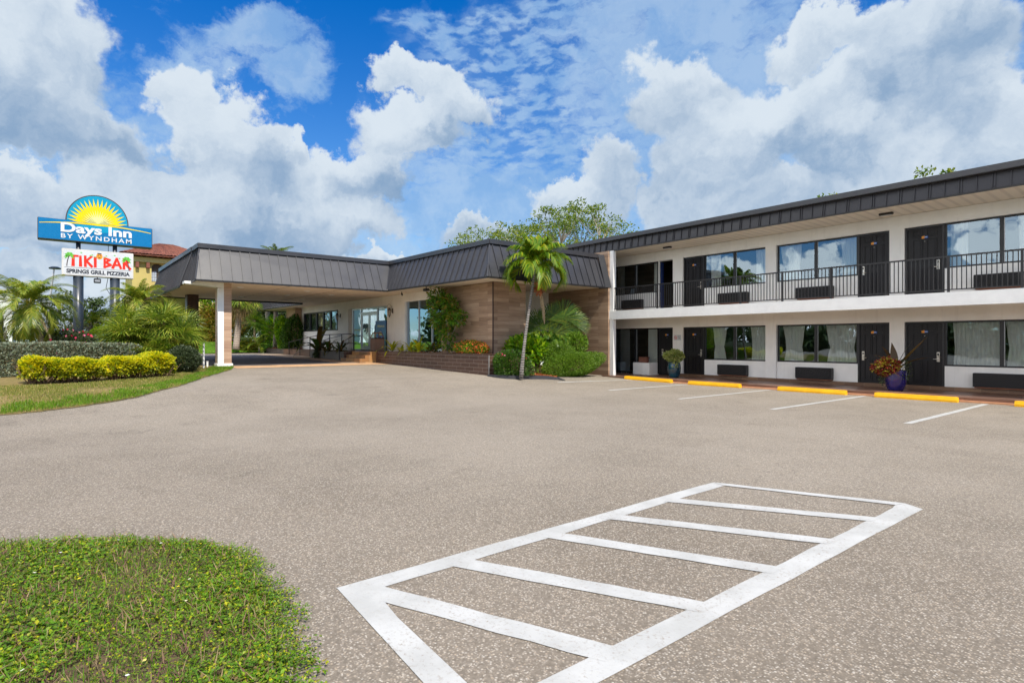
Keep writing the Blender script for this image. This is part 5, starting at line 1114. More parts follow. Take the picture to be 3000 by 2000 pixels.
# --- hedges of the verge
def hedge(name, x0, y0, x1, y1, hw, z0, z1, n, ls, mat, label, grp='hedges on the verge', inner=None, stems=26, wav=.085, aspect=.5, lift=0., seed=0):
    t = thing(name, ((x0 + x1) / 2, (y0 + y1) / 2, z0), label, 'hedge', grp); d = np.array([x1 - x0, y1 - y0]); Ld = np.hypot(*d); d /= Ld; nv = np.array([-d[1], d[0]])
    def pts(n, mode):
        s = rng.random(n) * (Ld + .1) - .05; u = rng.uniform(-1, 1, n); v = rng.random(n)
        if mode == 'top': v = 1 - np.abs(rng.normal(0, .07, n))
        elif mode == 'side': u = np.sign(u) * (1 - np.abs(rng.normal(0, .12, n)))
        ed = np.minimum(1, np.minimum(s + .05, Ld + .05 - s) / .35); hh = (z1 - z0) * (1 + wav * (np.sin(s * 2.3 + seed) + .7 * np.sin(s * 5.1 + 1) + .4 * np.sin(s * 11))) * (.80 + .20 * ed ** .5)
        ww = hw * (1 + wav * 1.5 * np.sin(s * 3.1 + 2 + seed) + .1 * np.sin(s * 7 + v * 5)) * (.55 + .45 * ed ** .5) * (.82 + .25 * np.sin(v * pi * .75)); ww = np.where(v > .93, ww * .93, ww)
        X = np.array([x0, y0]) + d * s[:, None] + nv * (u * ww)[:, None]; lf_ = lift * (.5 + .35 * np.sin(s * 6.1 + seed) ** 2 + .4 * np.sin(s * 15.3) ** 2); return np.c_[X, z0 + .05 + lf_ * (hw > 0) + v * (hh * .98 - lf_)], np.c_[nv * u[:, None], (v - .4) * 1.2]
    mb = MB()
    for mode, fr in (('top', .38), ('side', .47), ('in', .15)):
        P, o = pts(int(n * fr), mode); k = len(P); D_ = unit(unit(o) + rnd_dirs(k) * .9 + np.array([0, 0, .35])); Nn = unit(o + rnd_dirs(k) * .7 + np.array([0, 0, .4])); L_ = ls * rng.uniform(.6, 1.3, k)
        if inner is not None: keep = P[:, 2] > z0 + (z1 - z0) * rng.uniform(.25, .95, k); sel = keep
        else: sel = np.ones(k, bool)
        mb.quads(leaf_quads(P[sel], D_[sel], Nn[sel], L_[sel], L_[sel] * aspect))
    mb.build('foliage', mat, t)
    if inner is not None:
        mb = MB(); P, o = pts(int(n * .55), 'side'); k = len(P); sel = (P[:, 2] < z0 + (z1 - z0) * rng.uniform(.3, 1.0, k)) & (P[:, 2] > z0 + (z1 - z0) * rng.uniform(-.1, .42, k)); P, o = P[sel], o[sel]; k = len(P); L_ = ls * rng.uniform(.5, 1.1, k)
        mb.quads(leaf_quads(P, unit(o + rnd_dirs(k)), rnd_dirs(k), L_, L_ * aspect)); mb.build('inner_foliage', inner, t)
    sb = MB()
    for k in range(stems):
        s = random.uniform(.1, Ld - .1); u = random.uniform(-.5, .5) * hw; p = np.array([x0, y0]) + d * s + nv * u
        for j in range(3):
            q = p + d * random.uniform(-.4, .4) + nv * random.uniform(-.9, .9) * hw; h = z0 + (z1 - z0) * random.uniform(.5, .95); sb.tube([(p[0], p[1], z0 - .05), (p[0] * .5 + q[0] * .5, p[1] * .5 + q[1] * .5, z0 + (h - z0) * .4), (q[0], q[1], h)], [.014, .010, .005], 5)
    sb.build('stems', MT['woodstem'], t); return t
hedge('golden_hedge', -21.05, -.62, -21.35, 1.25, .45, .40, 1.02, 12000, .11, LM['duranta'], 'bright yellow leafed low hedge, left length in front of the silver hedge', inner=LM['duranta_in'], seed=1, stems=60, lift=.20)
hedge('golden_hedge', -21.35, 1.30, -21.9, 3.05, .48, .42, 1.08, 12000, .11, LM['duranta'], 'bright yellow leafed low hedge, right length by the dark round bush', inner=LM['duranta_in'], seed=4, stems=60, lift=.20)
hedge('silver_hedge', -24.3, -2.3, -24.6, 2.45, .62, .50, 1.52, 30000, .075, LM['silver'], 'clipped silver grey hedge behind the yellow hedge', seed=2, wav=.02, aspect=.55)
hedge('silver_hedge', -29.5, -5.0, -28.3, -2.4, .6, .55, 1.75, 9000, .09, LM['silver'], 'silver grey hedge at the far left edge', seed=6, aspect=.55)
hedge('green_hedge', -30.6, -.2, -30.6, 1.35, .6, .6, 1.95, 8000, .10, LM['green'], 'bright green hedge at the foot of the left sign pole', seed=3, wav=.06)
hedge('green_hedge', -29.9, 1.3, -29.7, 3.2, .65, .6, 2.2, 9000, .10, LM['green'], 'taller bright green hedge at the foot of the right sign pole', seed=5, wav=.06)
bush('round_bush', (-23.6, 3.72, .96), (.52, .55, .46), 13000, .065, LM['dark'], 'dark green round clipped bush beside the white marker post', 'bush', shell=.62, lump=.13, stems=5, seed=3)
t = bush('flowering_shrub', (-28.2, .55, 1.45), (.6, .95, .55), 5000, .09, LM['dark'], 'shrub with red and pink flowers below the date palm', 'shrub', seed=8)
b = MB(); P, d = shrub_points(150, (.6, .95, .55), shell=.9); P = P + np.array((-28.2, .55, 1.45)); b.quads(leaf_quads(P, rnd_dirs(150), d, np.full(150, .10), np.full(150, .09))); b.build('flowers', LM['pinkfl'], t)
bush('dark_shrub', (-30.5, -2.3, 1.4), (.8, .9, .8), 5000, .1, LM['dark'], 'dark shrub left of the nearer date palm trunk', 'shrub', seed=12)
bush('dark_shrub', (-25.6, 3.0, .95), (.5, .8, .45), 4500, .08, LM['duranta_in'], 'yellow green shrub under the fan palm clump', 'shrub', seed=14)

# --- entrance planter plants
def sword(lb, c, n, L0, w, spread=.7, droop=.5, lo=.1):
    for k in range(n):
        a = k * 2.4 + rng.uniform(-.2, .2); e = 1.5 - (1.5 - lo) * (k / n) * spread - rng.uniform(0, .15); m = 5; p = np.array(c, float); Lk = L0 * rng.uniform(.7, 1.1); V = []; h = np.array([cos(a), sin(a), 0]); s = np.array([-sin(a), cos(a), 0])
        for j in range(m + 1):
            ww = w * (.55 + .9 * sin(pi * min(1, (j / m) * .75 + .15)) - .5) * (1 if j < m else .05); ww = max(ww, w * .06); V += [p - s * ww / 2, p + s * ww / 2]; p = p + (h * cos(e) + np.array([0, 0, sin(e)])) * Lk / m; e -= droop / m * (1 + j * .5)
        lb.add(V, [(2 * j, 2 * j + 1, 2 * j + 3, 2 * j + 2) for j in range(m)])
for (x, n, L0, lab, mat) in ((-26.2, 16, .85, 'yellow green spiky plant in front of the litter bin', 'flax'), (-25.2, 6, .42, 'small young spiky plant between two larger ones', 'flax'), (-24.35, 13, .68, 'upright yellow spiky plant before the left lobby pane', 'flax'),
                             (-23.45, 17, .85, 'largest yellow spiky plant before the middle lobby pane', 'flax'), (-22.35, 14, .7, 'dark spiky plant before the right lobby pane', 'crot')):
    t = thing('spiky_plant', (x, 13.45, 1.12), lab, 'plant', 'spiky plants along the lobby planter'); lb = MB(); sword(lb, (x, 13.45, 1.16), n + 4, L0 * 1.12, .11, .95, .9); lb.build('leaves', LM[mat], t)
    b = MB(); b.tube([(x, 13.45, 1.08), (x + .01, 13.44, 1.2)], [.06, .035], 8); b.build('stem', MT['cordtex'], t)
# tall ragged climber tree by the corner
t = thing('climber_tree', (-20.9, 13.45, 1.12), 'tall narrow leafy tree in the planter before the tiled wall', 'tree'); lb, lm2, sb = MB(), MB(), MB()
sb.tube([(-20.9, 13.45, 1.05), (-20.85, 13.4, 2.0), (-21.1, 13.35, 3.2)], [.07, .055, .03], 8); sb.tube([(-21.05, 13.5, 1.05), (-21.25, 13.5, 2.1), (-21.5, 13.4, 3.5)], [.05, .04, .025], 8); sb.tube([(-20.6, 13.4, 1.9), (-20.1, 13.35, 2.35), (-19.7, 13.35, 2.55)], [.03, .02, .012], 6)
for (x, y, z, r, n) in [(a_[0], a_[1], a_[2], a_[3], int(a_[4] * .5)) for a_ in ((-21.6, 13.3, 3.65, .42, 620), (-21.2, 13.35, 3.45, .35, 380), (-20.7, 13.35, 3.3, .38, 420), (-21.9, 13.3, 3.2, .40, 480), (-21.3, 13.3, 2.95, .45, 620), (-20.6, 13.35, 2.9, .38, 360), (-21.5, 13.3, 2.5, .38, 420), (-20.9, 13.35, 2.45, .42, 420), (-20.1, 13.3, 2.55, .35, 320), (-19.7, 13.3, 2.72, .22, 160), (-20.75, 13.3, 2.0, .32, 260), (-21.3, 13.35, 1.95, .3, 200), (-20.7, 13.3, 1.55, .3, 220))]:
    P, d = shrub_points(n, (r, r * .8, r * .75), shell=.2, seed=int(n)); P = P + np.array((x, y, z)); L_ = .19 * rng.uniform(.6, 1.3, n); n = n; lb.quads(leaf_quads(P, unit(d + rnd_dirs(n) * .7 + np.array([0, 0, -.35])), unit(rnd_dirs(n) * .5 + np.array([.3, -.3, 1])), L_, L_ * .42))
lb.build('foliage', LM['spider'], t); sb.build('trunk', MT['bark'], t, smooth=True)
t = bush('ixora_bush', (-19.3, 13.45, 1.35), (.95, .42, .28), 3800, .075, LM['green'], 'low bush covered with orange flowers beside the tall leafy tree', 'bush', base=1.12, seed=21)
b = MB(); P, d = shrub_points(620, (.95, .44, .30), shell=.92, seed=21); P = P + np.array((-19.3, 13.45, 1.37)); P[:, 2] = np.maximum(P[:, 2], 1.2); b.quads(leaf_quads(P, rnd_dirs(620), d, np.full(620, .065), np.full(620, .06))); b.build('flowers', LM['orangefl'], t)
# ramp planter: dark crinums
for (x, n, L0, w, lab) in ((-33.9, 17, 2.1, .30, 'large dark broad leafed plant at the left end of the planter box'), (-32.3, 22, 1.1, .15, 'low dark reddish plant in the middle of the planter box'), (-30.5, 24, 1.15, .11, 'arching dark plant at the right end of the planter box')):
    t = thing('broad_leaf_plant', (x, 12.5, 1.08), lab, 'plant', 'dark plants in the planter box'); lb = MB(); sword(lb, (x, 12.5, 1.05), n, L0, w, .9, 1.0); lb.build('leaves', LM['crot'], t)
t = thing('trailing_plant', (-33.3, 12.15, 1.0), 'leafy plant trailing down the front of the planter box', 'plant'); P = np.c_[rng.normal(-33.3, .16, 260), rng.uniform(12.05, 12.25, 260), rng.uniform(.66, 1.15, 260)]
b = MB(); b.quads(leaf_quads(P, unit(rnd_dirs(260) + np.array([0, -.3, -.6])), rnd_dirs(260), np.full(260, .13), np.full(260, .06))); b.build('leaves', LM['dark'], t)
# far planter shrubs
bush('dark_shrub', (-41.6, 13.5, 2.3), (.7, .6, 1.15), 4200, .16, LM['boug'], 'dark glossy shrub at the right end of the far planter box', 'shrub', base=1.12, seed=31)
bush('lime_shrub', (-43.1, 13.4, 2.2), (.6, .6, 1.15), 3000, .17, LM['lime'], 'yellow green shrub in the far planter box', 'shrub', base=1.12, seed=32, loose=1.2)
feather_palm('areca_palm', (-45.0, 13.5), .9, 20, 1.9, 'feathery areca palm in the far planter box', 'palms', LM['palm'], trunk_r=.06, ll=.38, lw=.035, droop=1.4, e_lo=.2, nl=30, seed=4, base=1.12, dead=0, boots=False)
feather_palm('areca_palm', (-46.8, 12.6), .6, 18, 1.6, 'low feathery palm left of the far planter box', 'palms', LM['palm'], trunk_r=.06, ll=.36, lw=.03, droop=1.6, e_lo=.1, nl=28, seed=6, dead=0, boots=False)
bush('low_shrub', (-47.6, 12.0, 1.1), (.8, .6, .5), 1800, .2, LM['fan_y'], 'low orange tinged shrub on the edge of the lawn', 'shrub', seed=33)
# front corner bushes
t = bush('bougainvillea_bush', (-16.8, 13.6, .74), (.55, .64, .52), 6500, .075, LM['boug'], 'dark green bush with a few pink flowers around the palm foot', 'bush', base=.3, seed=41, lump=.22)
b = MB(); P, d = shrub_points(60, (.55, .7, .5), shell=.95, seed=41); P = P + np.array((-16.8, 13.6, .76)); P = P[P[:, 2] > .95][:22]; k = len(P); b.quads(leaf_quads(P, rnd_dirs(k), rnd_dirs(k), np.full(k, .08), np.full(k, .08))); b.build('flowers', LM['pinkfl'], t)
t = bush('dense_green_bush', (-17.05, 17.2, .62), (.60, 1.42, .55), 30000, .055, LM['ground'], 'dense bright green bush spilling along the foot of the tiled wall', 'bush', base=.12, seed=42, shell=.6, lump=.2, stems=4)
P, d = shrub_points(9000, (.5, .9, .6), shell=.7, seed=44, lump=.12); P = P + np.array((-17.3, 16.5, .95)); L_ = .055 * rng.uniform(.6, 1.3, 9000); b = MB(); b.quads(leaf_quads(P, unit(d + rnd_dirs(9000)), unit(d + rnd_dirs(9000)), L_, L_ * .5)); b.build('upper_foliage', LM['ground'], t)
bush('lime_shrub', (-17.9, 15.5, 1.22), (.62, .85, .48), 2000, .27, LM['lime'], 'lime green glossy leafed shrub behind the low tiled wall', 'shrub', base=.78, seed=43, aspect=.36, loose=1.1)
bush('dark_shrub', (-17.95, 16.6, 1.25), (.5, .9, .6), 2600, .15, LM['boug'], 'dark shrub between the lime shrub and the broad leaved palm', 'shrub', base=.78, seed=45)
bush('lime_shrub', (-17.6, 17.9, 1.45), (.35, .55, .55), 1600, .13, LM['ground'], 'light green leafy shrub under the right fronds of the broad palm', 'shrub', base=.7, seed=46)
t = bush('small_white_flower', (-17.25, 15.5, .5), (.12, .12, .28), 160, .07, LM['green'], 'small plant with white flowers in the orange mulch', 'plant', base=.2, seed=47, stems=2)
b = MB(); P = np.array((-17.2, 15.5, .78)) + rng.normal(0, .07, (9, 3)); b.quads(leaf_quads(P, rnd_dirs(9), np.tile([.8, -.5, .3], (9, 1)), np.full(9, .08), np.full(9, .08))); b.build('flowers', LM['whitefl'], t)
# mulch chips
P = np.c_[rng.uniform(-17.3, -16.25, 1500), rng.uniform(14.3, 15.4, 1500), np.zeros(1500)]; P[:, 2] = gz(P[:, 0], P[:, 1]) + .06 + rng.random(1500) * .03
b = MB(); b.quads(leaf_quads(P, unit(rnd_dirs(1500) * np.array([1, 1, .25])), unit(rnd_dirs(1500) * .3 + np.array([0, 0, 1])), rng.uniform(.03, .09, 1500), np.full(1500, .025)))
struct(tag(b.build('bark_chips', leafmat('orange_bark_chip', [(.42, .12, .03), (.30, .08, .025), (.55, .22, .08)], .9, .0)), 'orange bark chips inside the black kerb', 'mulch'), 'stuff')
# potted plants
P, d = shrub_points(1500, (.33, .33, .24), shell=.3, seed=51); P = P + np.array((-14.1, 20.2, 1.02)); b = MB(); L_ = .10 * rng.uniform(.6, 1.3, 1500); b.quads(leaf_quads(P, unit(d + rnd_dirs(1500) * .8 + np.array([0, 0, .3])), unit(d + rnd_dirs(1500)), L_, L_ * .6))
P = np.c_[rng.normal(-13.9, .05, 60), rng.normal(20.0, .05, 60), rng.uniform(.5, .9, 60)]; b.quads(leaf_quads(P, rnd_dirs(60), rnd_dirs(60), np.full(60, .08), np.full(60, .05))); b.build('foliage', LM['varieg'], POT1)
lb = MB()
for (a, e, L0, w, dr_) in ((.9, 1.25, 1.05, .2, .3), (.3, .98, 1.3, .2, .15), (-.3, .68, 1.4, .17, .75), (2.6, .95, 1.0, .2, .9), (3.2, .8, .9, .18, .9), (1.9, 1.35, .9, .2, .3), (.6, 1.1, .8, .17, .3), (-.9, 1.0, .7, .15, .6), (2.2, 1.15, .95, .18, .5)):
    p = np.array((-6.05, 20.05, .75)); h = np.array([cos(a) * .631 + 0, cos(a) * .776, 0]) if False else np.array([cos(a), sin(a) * .5, 0]); h = h / np.linalg.norm(h); s = np.array([.6, .7, 0]) * .5 + np.array([-h[1], h[0], 0]); s = s / np.linalg.norm(s); V = []
    for j in range(8):
        ww = w * max(.05, sin(pi * min(1, .12 + j / 7 * .88))); V += [p - s * ww / 2, p + s * ww / 2]; p = p + (h * cos(e) + np.array([0, 0, sin(e)])) * L0 / 7; e -= dr_ / 6
    lb.add(V, [(2 * j, 2 * j + 1, 2 * j + 3, 2 * j + 2) for j in range(7)])
lb.build('tall_leaves', LM['bronze'], POT2)
P, d = shrub_points(1500, (.31, .28, .24), shell=.4, seed=52); P = P + np.array((-6.22, 19.85, .82)); b = MB(); L_ = .085 * rng.uniform(.6, 1.3, 1500); b.quads(leaf_quads(P, unit(d + rnd_dirs(1500) * .7), unit(d + rnd_dirs(1500) * .6), L_, L_ * .75)); b.build('coleus', LM['coleus'], POT2)
P = np.c_[rng.normal(-5.75, .07, 120), rng.normal(19.95, .1, 120), rng.uniform(.5, 1.1, 120)]; P2 = np.c_[rng.normal(-6.35, .04, 60), rng.normal(19.8, .04, 60), rng.uniform(.3, .7, 60)]; P = np.r_[P, P2]; b = MB(); b.quads(leaf_quads(P, unit(rnd_dirs(180) + np.array([0, 0, -.4])), rnd_dirs(180), np.full(180, .09), np.full(180, .03))); b.build('trailing_leaves', LM['dark'], POT2)

# --- trees
def tree(name, c, h, crown, label, mat, group='trees beyond the buildings', nclump=60, nleaf=90, ls=.22, tr=.28, flat=.5, seed=0, airy=.5, trunk_mat=None, base=None, cr=1.0, bare=.0, shape=None):
    """crown=(rx,ry,rz); clumps hang on limbs that fork from the trunk"""
    rs = random.Random(seed); z0 = G(c[0], c[1]) if base is None else base; t = thing(name, (c[0], c[1], z0), label, 'tree', group)
    tb = MB(); lb = MB(); cz = z0 + h - crown[2]; fork = z0 + (h - 2 * crown[2]) * .85 if h > 2.6 * crown[2] else z0 + h * .22
    tb.tube([(c[0], c[1], z0 - .2), (c[0] + .1, c[1], (z0 + fork) / 2), (c[0], c[1], fork)], [tr * 1.3, tr, tr * .85], 10)
    limbs = []
    for k in range(7):
        a = k * 2.4 + rs.uniform(-.4, .4); r = rs.uniform(.35, .6); e = (c[0] + cos(a) * crown[0] * r, c[1] + sin(a) * crown[1] * r, cz + crown[2] * rs.uniform(-.4, .3)); m = ((c[0] * 1.6 + e[0]) / 2.6, (c[1] * 1.6 + e[1]) / 2.6, (fork + e[2]) / 2 + .3); tb.tube([(c[0], c[1], fork - .1), m, e], [tr * .55, tr * .36, tr * .18], 7); limbs.append(e)
    for k in range(nclump):
        while True:
            v = Vector((rs.gauss(0, 1), rs.gauss(0, 1), rs.gauss(0, 1))).normalized() * (rs.uniform(.45, 1.0) ** .6)
            if v.z > -.55: break
        p = (c[0] + v.x * crown[0], c[1] + v.y * crown[1], cz + v.z * crown[2]); r = rs.uniform(.5, 1.15) * cr * (crown[0] * crown[2]) ** .5 * .27
        l = min(limbs, key=lambda q: (q[0] - p[0]) ** 2 + (q[1] - p[1]) ** 2 + (q[2] - p[2]) ** 2)
        tb.tube([l, ((l[0] + p[0]) / 2 + rs.uniform(-.2, .2), (l[1] + p[1]) / 2, (l[2] + p[2]) / 2 - .1), p], [tr * .16, tr * .09, tr * .03], 5, False)
        n = int(nleaf * rs.uniform(.6, 1.3)); g = rng.normal(0, 1, (n, 3)); g = g / np.maximum(1, np.linalg.norm(g, axis=1, keepdims=True) / 1.5) * np.array([r, r, r * flat]) * .75; P = np.array(p) + g
        L_ = ls * rng.uniform(.6, 1.3, n); lb.quads(leaf_quads(P, rnd_dirs(n), unit(rnd_dirs(n) * .7 + np.array([0, 0, 1])), L_, L_ * .55))
    tb.build('trunk', trunk_mat or MT['bark'], t, smooth=True); lb.build('crown', mat, t); return t
tree('spreading_tree', (-42.6, 34), 12.3, (7.6, 5, 3.4), 'wide airy green tree rising behind the lobby roof, left of the leaning palm', LM['tree'], nclump=160, nleaf=60, ls=.25, seed=1, flat=.5, cr=.62, tr=.3)
tree('spreading_tree', (-34.6, 35), 12.8, (6.0, 5, 3.8), 'wide airy green tree behind the lobby roof, right of the leaning palm', LM['tree'], nclump=160, nleaf=60, ls=.25, seed=2, flat=.5, cr=.62, tr=.3)
tree('roof_peeking_tree', (-19.6, 42), 11.85, (2.2, 2.2, 2.6), 'small tuft of tree top peeking over the motel roof, leftmost of three', LM['tree'], 'tree tops above the motel roof', nclump=26, nleaf=60, ls=.24, seed=3, cr=.7)
tree('roof_peeking_tree', (-17.1, 42), 12.2, (1.0, 1.2, 2.2), 'thin sprig of tree top above the motel roof, middle of three', LM['tree'], 'tree tops above the motel roof', nclump=16, nleaf=40, ls=.24, seed=4, cr=.7)
tree('roof_peeking_tree', (-10.6, 42), 12.15, (1.7, 2.2, 2.2), 'low tuft of tree top above the motel roof, rightmost of three', LM['tree_o'] if False else LM['tree'], 'tree tops above the motel roof', nclump=40, nleaf=70, ls=.24, seed=5, cr=.75)
# sabal palms on the lawn behind the canopy
def sabal(c, h, lab, seed, lean=(0, 0), r=.2, crown=1.25, n=26):
    z0 = G(*c) + .6; t = thing('sabal_palm', (c[0], c[1], z0), lab, 'palm tree', 'palms'); tb = MB(); pts = [(c[0] + lean[0] * k / 8, c[1] + lean[1] * k / 8, z0 - .3 + (h + .3) * k / 8) for k in range(9)]; tb.tube(pts, [r * 1.2] + [r] * 8, 12); tb.build('trunk', MT['sabaltrunk'], t, smooth=True)
    lb, db, sb = MB(), MB(), MB(); fan_clump(lb, sb, pts[-1], n, crown, stem=crown * .8, blades=22, droop=.35, low=-.1); fan_clump(db, sb, (pts[-1][0], pts[-1][1], pts[-1][2] - .15), 14, crown * .85, stem=crown * .4, blades=18, droop=.75, low=-1.1)
    lb.build('fan_leaves', LM['fan'], t); db.build('dead_leaves', leafmat('dead_fan_%d' % seed, [(.30, .19, .09), (.42, .28, .14), (.20, .17, .06)], .8, .15, tcol=(1, 1, 1)), t); sb.build('leaf_stems', MT['woodstem'], t); return t
sabal((-46.5, 10.85), 3.15, 'pale trunked palm with brown skirt just right of the canopy column', 1, lean=(.0, .3), r=.22, crown=1.15)
sabal((-52, 14.7), 4.6, 'second palm with brown skirt deeper in the trees', 2, crown=1.3)
feather_palm('tall_palm', (-47.6, 14.1), 7.6, 18, 2.0, 'tall slim palm whose crown shows above the canopy roof', 'palms', LM['palm'], trunk_r=.2, ll=.5, lw=.04, droop=2.0, e_lo=.0, nl=34, tm=MT['sabaltrunk'], seed=9, dead=0)
t = thing('young_fan_palm', (-50, 13.1, 1.4), 'small dark fan palm in front of the trees beyond the lawn', 'fan palm', 'palms'); lb, sb = MB(), MB(); sb.tube([(-50, 13.1, 1), (-50, 13.1, 3.2)], [.1, .08], 8); fan_clump(lb, sb, (-50, 13.1, 3.2), 22, .8, stem=.5, blades=20, droop=.2, low=-.5); lb.build('fan_leaves', LM['lic'], t); sb.build('trunk', MT['cordtex'], t)
bush('orange_shrub', (-56, 12.0, 2.9), (1.5, 1.8, 2.1), 5200, .24, LM['tree_o'], 'tall shrub with orange brown foliage behind the first palm trunk', 'shrub', seed=61, base=1.5)
bush('dark_shrub', (-53, 14.6, 1.9), (1.2, 1.3, 1.2), 3800, .2, LM['tree_d'], 'dark blue green shrub at the back edge of the lawn', 'shrub', seed=62, base=1.4)
bush('lime_shrub', (-51.0, 15.0, 2.2), (.9, 1.0, 1.3), 3200, .2, LM['lime'], 'light green shrub between lawn and far planter box', 'shrub', seed=63, base=1.2)
bush('lime_shrub', (-57, 11.6, 4.2), (1.6, 1.2, 2.0), 3800, .26, LM['green'], 'yellow green bush beside the yellow building', 'shrub', seed=64, base=1.4)
bk = [(-64, 15.5, 6.6, 3.2), (-67, 19.5, 7.4, 3.4), (-62, 20.5, 6.8, 3.0), (-70, 24.0, 7.6, 3.4), (-64, 25.5, 7.2, 3.2), (-60, 29, 7.0, 3.2)]
for i, (x, y, h, r) in enumerate(bk):
    tree('background_tree', (x, y), h, (r, r, h * .42), ['dense green tree just right of the yellow building, seen under the canopy', 'dense green tree behind the brown skirted palms', 'dense green tree above the far planter box', 'taller dense tree at the back, behind the far planter', 'dense green tree behind the strip windows end', 'dense green tree hidden mostly by the lobby wall'][i], LM['tree_d'], nclump=60, nleaf=90, ls=.32, seed=70 + i, cr=.9, flat=.8, airy=.2)
lf = [(-86, 2.5, 6.8, 3.2, 'dark tree seen between the sign poles'), (-84, 8, 6.4, 3.0, 'dark tree right of the sign poles in front of the yellow building'), (-88, -4, 5.0, 3.2, 'dark tree behind the left sign pole'), (-90, -9.5, 5.2, 3.0, 'dark tree near the white building'), (-92, -17, 5.5, 3.6, 'dark tree beyond the white building')]
for i, (x, y, h, r, lab) in enumerate(lf): tree('background_tree', (x, y), h, (r, r, h * .45), lab, LM['tree_d'], nclump=50, nleaf=80, ls=.34, seed=90 + i, cr=.9, flat=.8)

# --- turf
def blades(name, P, h, w, mat, label, lean=.5, n=None, kind='stuff', parent=None):
    n = len(P); a = rng.uniform(0, 2 * pi, n); d = np.stack([np.cos(a), np.sin(a), np.zeros(n)], 1); s = np.stack([-np.sin(a), np.cos(a), np.zeros(n)], 1); hh = h * rng.uniform(.4, 1.3, n)[:, None]; ww = w * rng.uniform(.6, 1.3, n)[:, None]
    tip = P + d * hh * lean * rng.random((n, 1)) + np.array([0, 0, 1.]) * hh; mid = P + d * hh * lean * .2 + np.array([0, 0, .5]) * hh
    q = np.stack([P, mid + s * ww / 2, tip, mid - s * ww / 2], 1); b = MB(); b.quads(q); return struct(tag(b.build(name, mat), label, 'grass'), kind)
def in_poly(X, Y, poly):
    r = np.zeros(len(X), bool); px_, py_ = np.array(poly).T; j = len(poly) - 1
    for i in range(len(poly)):
        c = ((py_[i] > Y) != (py_[j] > Y)) & (X < (px_[j] - px_[i]) * (Y - py_[i]) / (py_[j] - py_[i] + 1e-12) + px_[i]); r ^= c; j = i
    return r
vp = VERGE + [(-27.2, 5.2), (-29, 5.0), (-34, 2), (-34, -9)]
def scatter(poly, n, dens=None):
    A = np.array(poly); X = rng.uniform(A[:, 0].min(), A[:, 0].max(), n); Y = rng.uniform(A[:, 1].min(), A[:, 1].max(), n); k = in_poly(X, Y, poly); X, Y = X[k], Y[k]
    return np.stack([X, Y, gz(X, Y)], 1)
fr = [(-13.6, -6), (-15.1, -2.2), (-15.25, -.8), (-15.37, -.28), (-15.74, .59), (-16.5, 1.66), (-18.3, 2.80), (-21.3, 4.06), (-24.1, 5.40), (-25.4, 5.8), (-26.2, 6.0), (-26.4, 5.2), (-24, 4.0), (-22, 3.0), (-20.2, .5), (-20.2, -6)]
P = scatter(fr, 170000); P[:, 2] += .03; m = (np.sin(P[:, 0] * 1.7 + P[:, 1] * .9) + np.sin(P[:, 1] * 2.3 - P[:, 0]) + rng.normal(0, .7, len(P))) ; ed = rng.random(len(P))
g1 = P[m < 1.0]; blades('verge_grass', g1[::1], .06, .011, LM['grass'], 'short patchy turf of the verge, green and straw coloured')
fr2 = [(-15.25, -.8), (-15.37, -.28), (-15.74, .59), (-16.5, 1.66), (-18.3, 2.82), (-21.3, 4.10), (-24.1, 5.46), (-25.6, 5.9), (-26.2, 6.0), (-26.3, 5.3), (-24.0, 4.6), (-21.3, 3.5), (-18.7, 2.2), (-17.3, 1.0), (-16.3, -.8)]
P = scatter(fr2, 120000); P[:, 2] += .03; q_ = np.sin(P[:, 0] * 3.1 + P[:, 1] * 1.7) + np.sin(P[:, 1] * 5.3 - P[:, 0] * 2.2) * .7 + rng.normal(0, .5, len(P)); P = P[q_ > -.55]; blades('verge_edge_grass', P, .085, .013, LM['grass_g'], 'greener grass fringe along the edge of the parking lot')
P = scatter([(-46.1, 8), (-46.6, 12.0), (-47.3, 14.5), (-60, 14), (-58, 5)], 30000); P[:, 2] += .03 + .75 * np.clip((-P[:, 0] - 46) / 5, 0, 1); blades('lawn_grass', P, .07, .03, LM['grass_g'], 'bright green lawn beyond the canopy')
# front island: clover and creeping ground cover
bp = [(-7.2, -3.2), (-6.3, -1.2), (-5.93, -.29), (-5.46, .40), (-4.93, .93), (-4.5, 1.04), (-3.91, 1.01), (-3.43, .99), (-2.67, .82), (-1.8, .47), (-1.0, -.2), (-.9, -1.5), (-3, -3)]
_b = []
for i in range(len(bp)):
    p_, q_ = np.array(bp[i]), np.array(bp[(i + 1) % len(bp)]); k = max(1, int(np.hypot(*(q_ - p_)) / .05))
    for j in range(k): _b.append(tuple(p_ + (q_ - p_) * j / k + rng.normal(0, .012, 2) + .028 * np.array([np.sin(j * .9 + i), np.cos(j * .7 + i * 2)])))
bp = _b
P0 = scatter(bp, 125000); hmap = (np.sin(P0[:, 0] * 3.1) * np.sin(P0[:, 1] * 4.3 + 1) + np.sin(P0[:, 0] * 7.3 + P0[:, 1] * 5)) * .006 + .022
dd = rng.random(len(P0)); lushn = np.sin(P0[:, 0] * 5.3 + P0[:, 1] * 2) + np.sin(P0[:, 1] * 6.1 - P0[:, 0] * 3.3); bare = (np.sin(P0[:, 0] * 2.2 + 1.3) + np.sin(P0[:, 1] * 3.7 + P0[:, 0] * 1.4) + .6 * np.sin(P0[:, 0] * 9 + P0[:, 1] * 6)) > 1.35; keep = ~bare | (dd < .25); P0, hmap = P0[keep], hmap[keep]; n = len(P0)
szv = np.clip(1 + .22 * np.sin(P0[:, 0] * 4.7 + 1) + .22 * np.sin(P0[:, 1] * 6.3 + P0[:, 0]), .6, 1.5); P0[:, 2] += .02 + rng.random(n) ** .7 * (hmap + .03); b = MB()
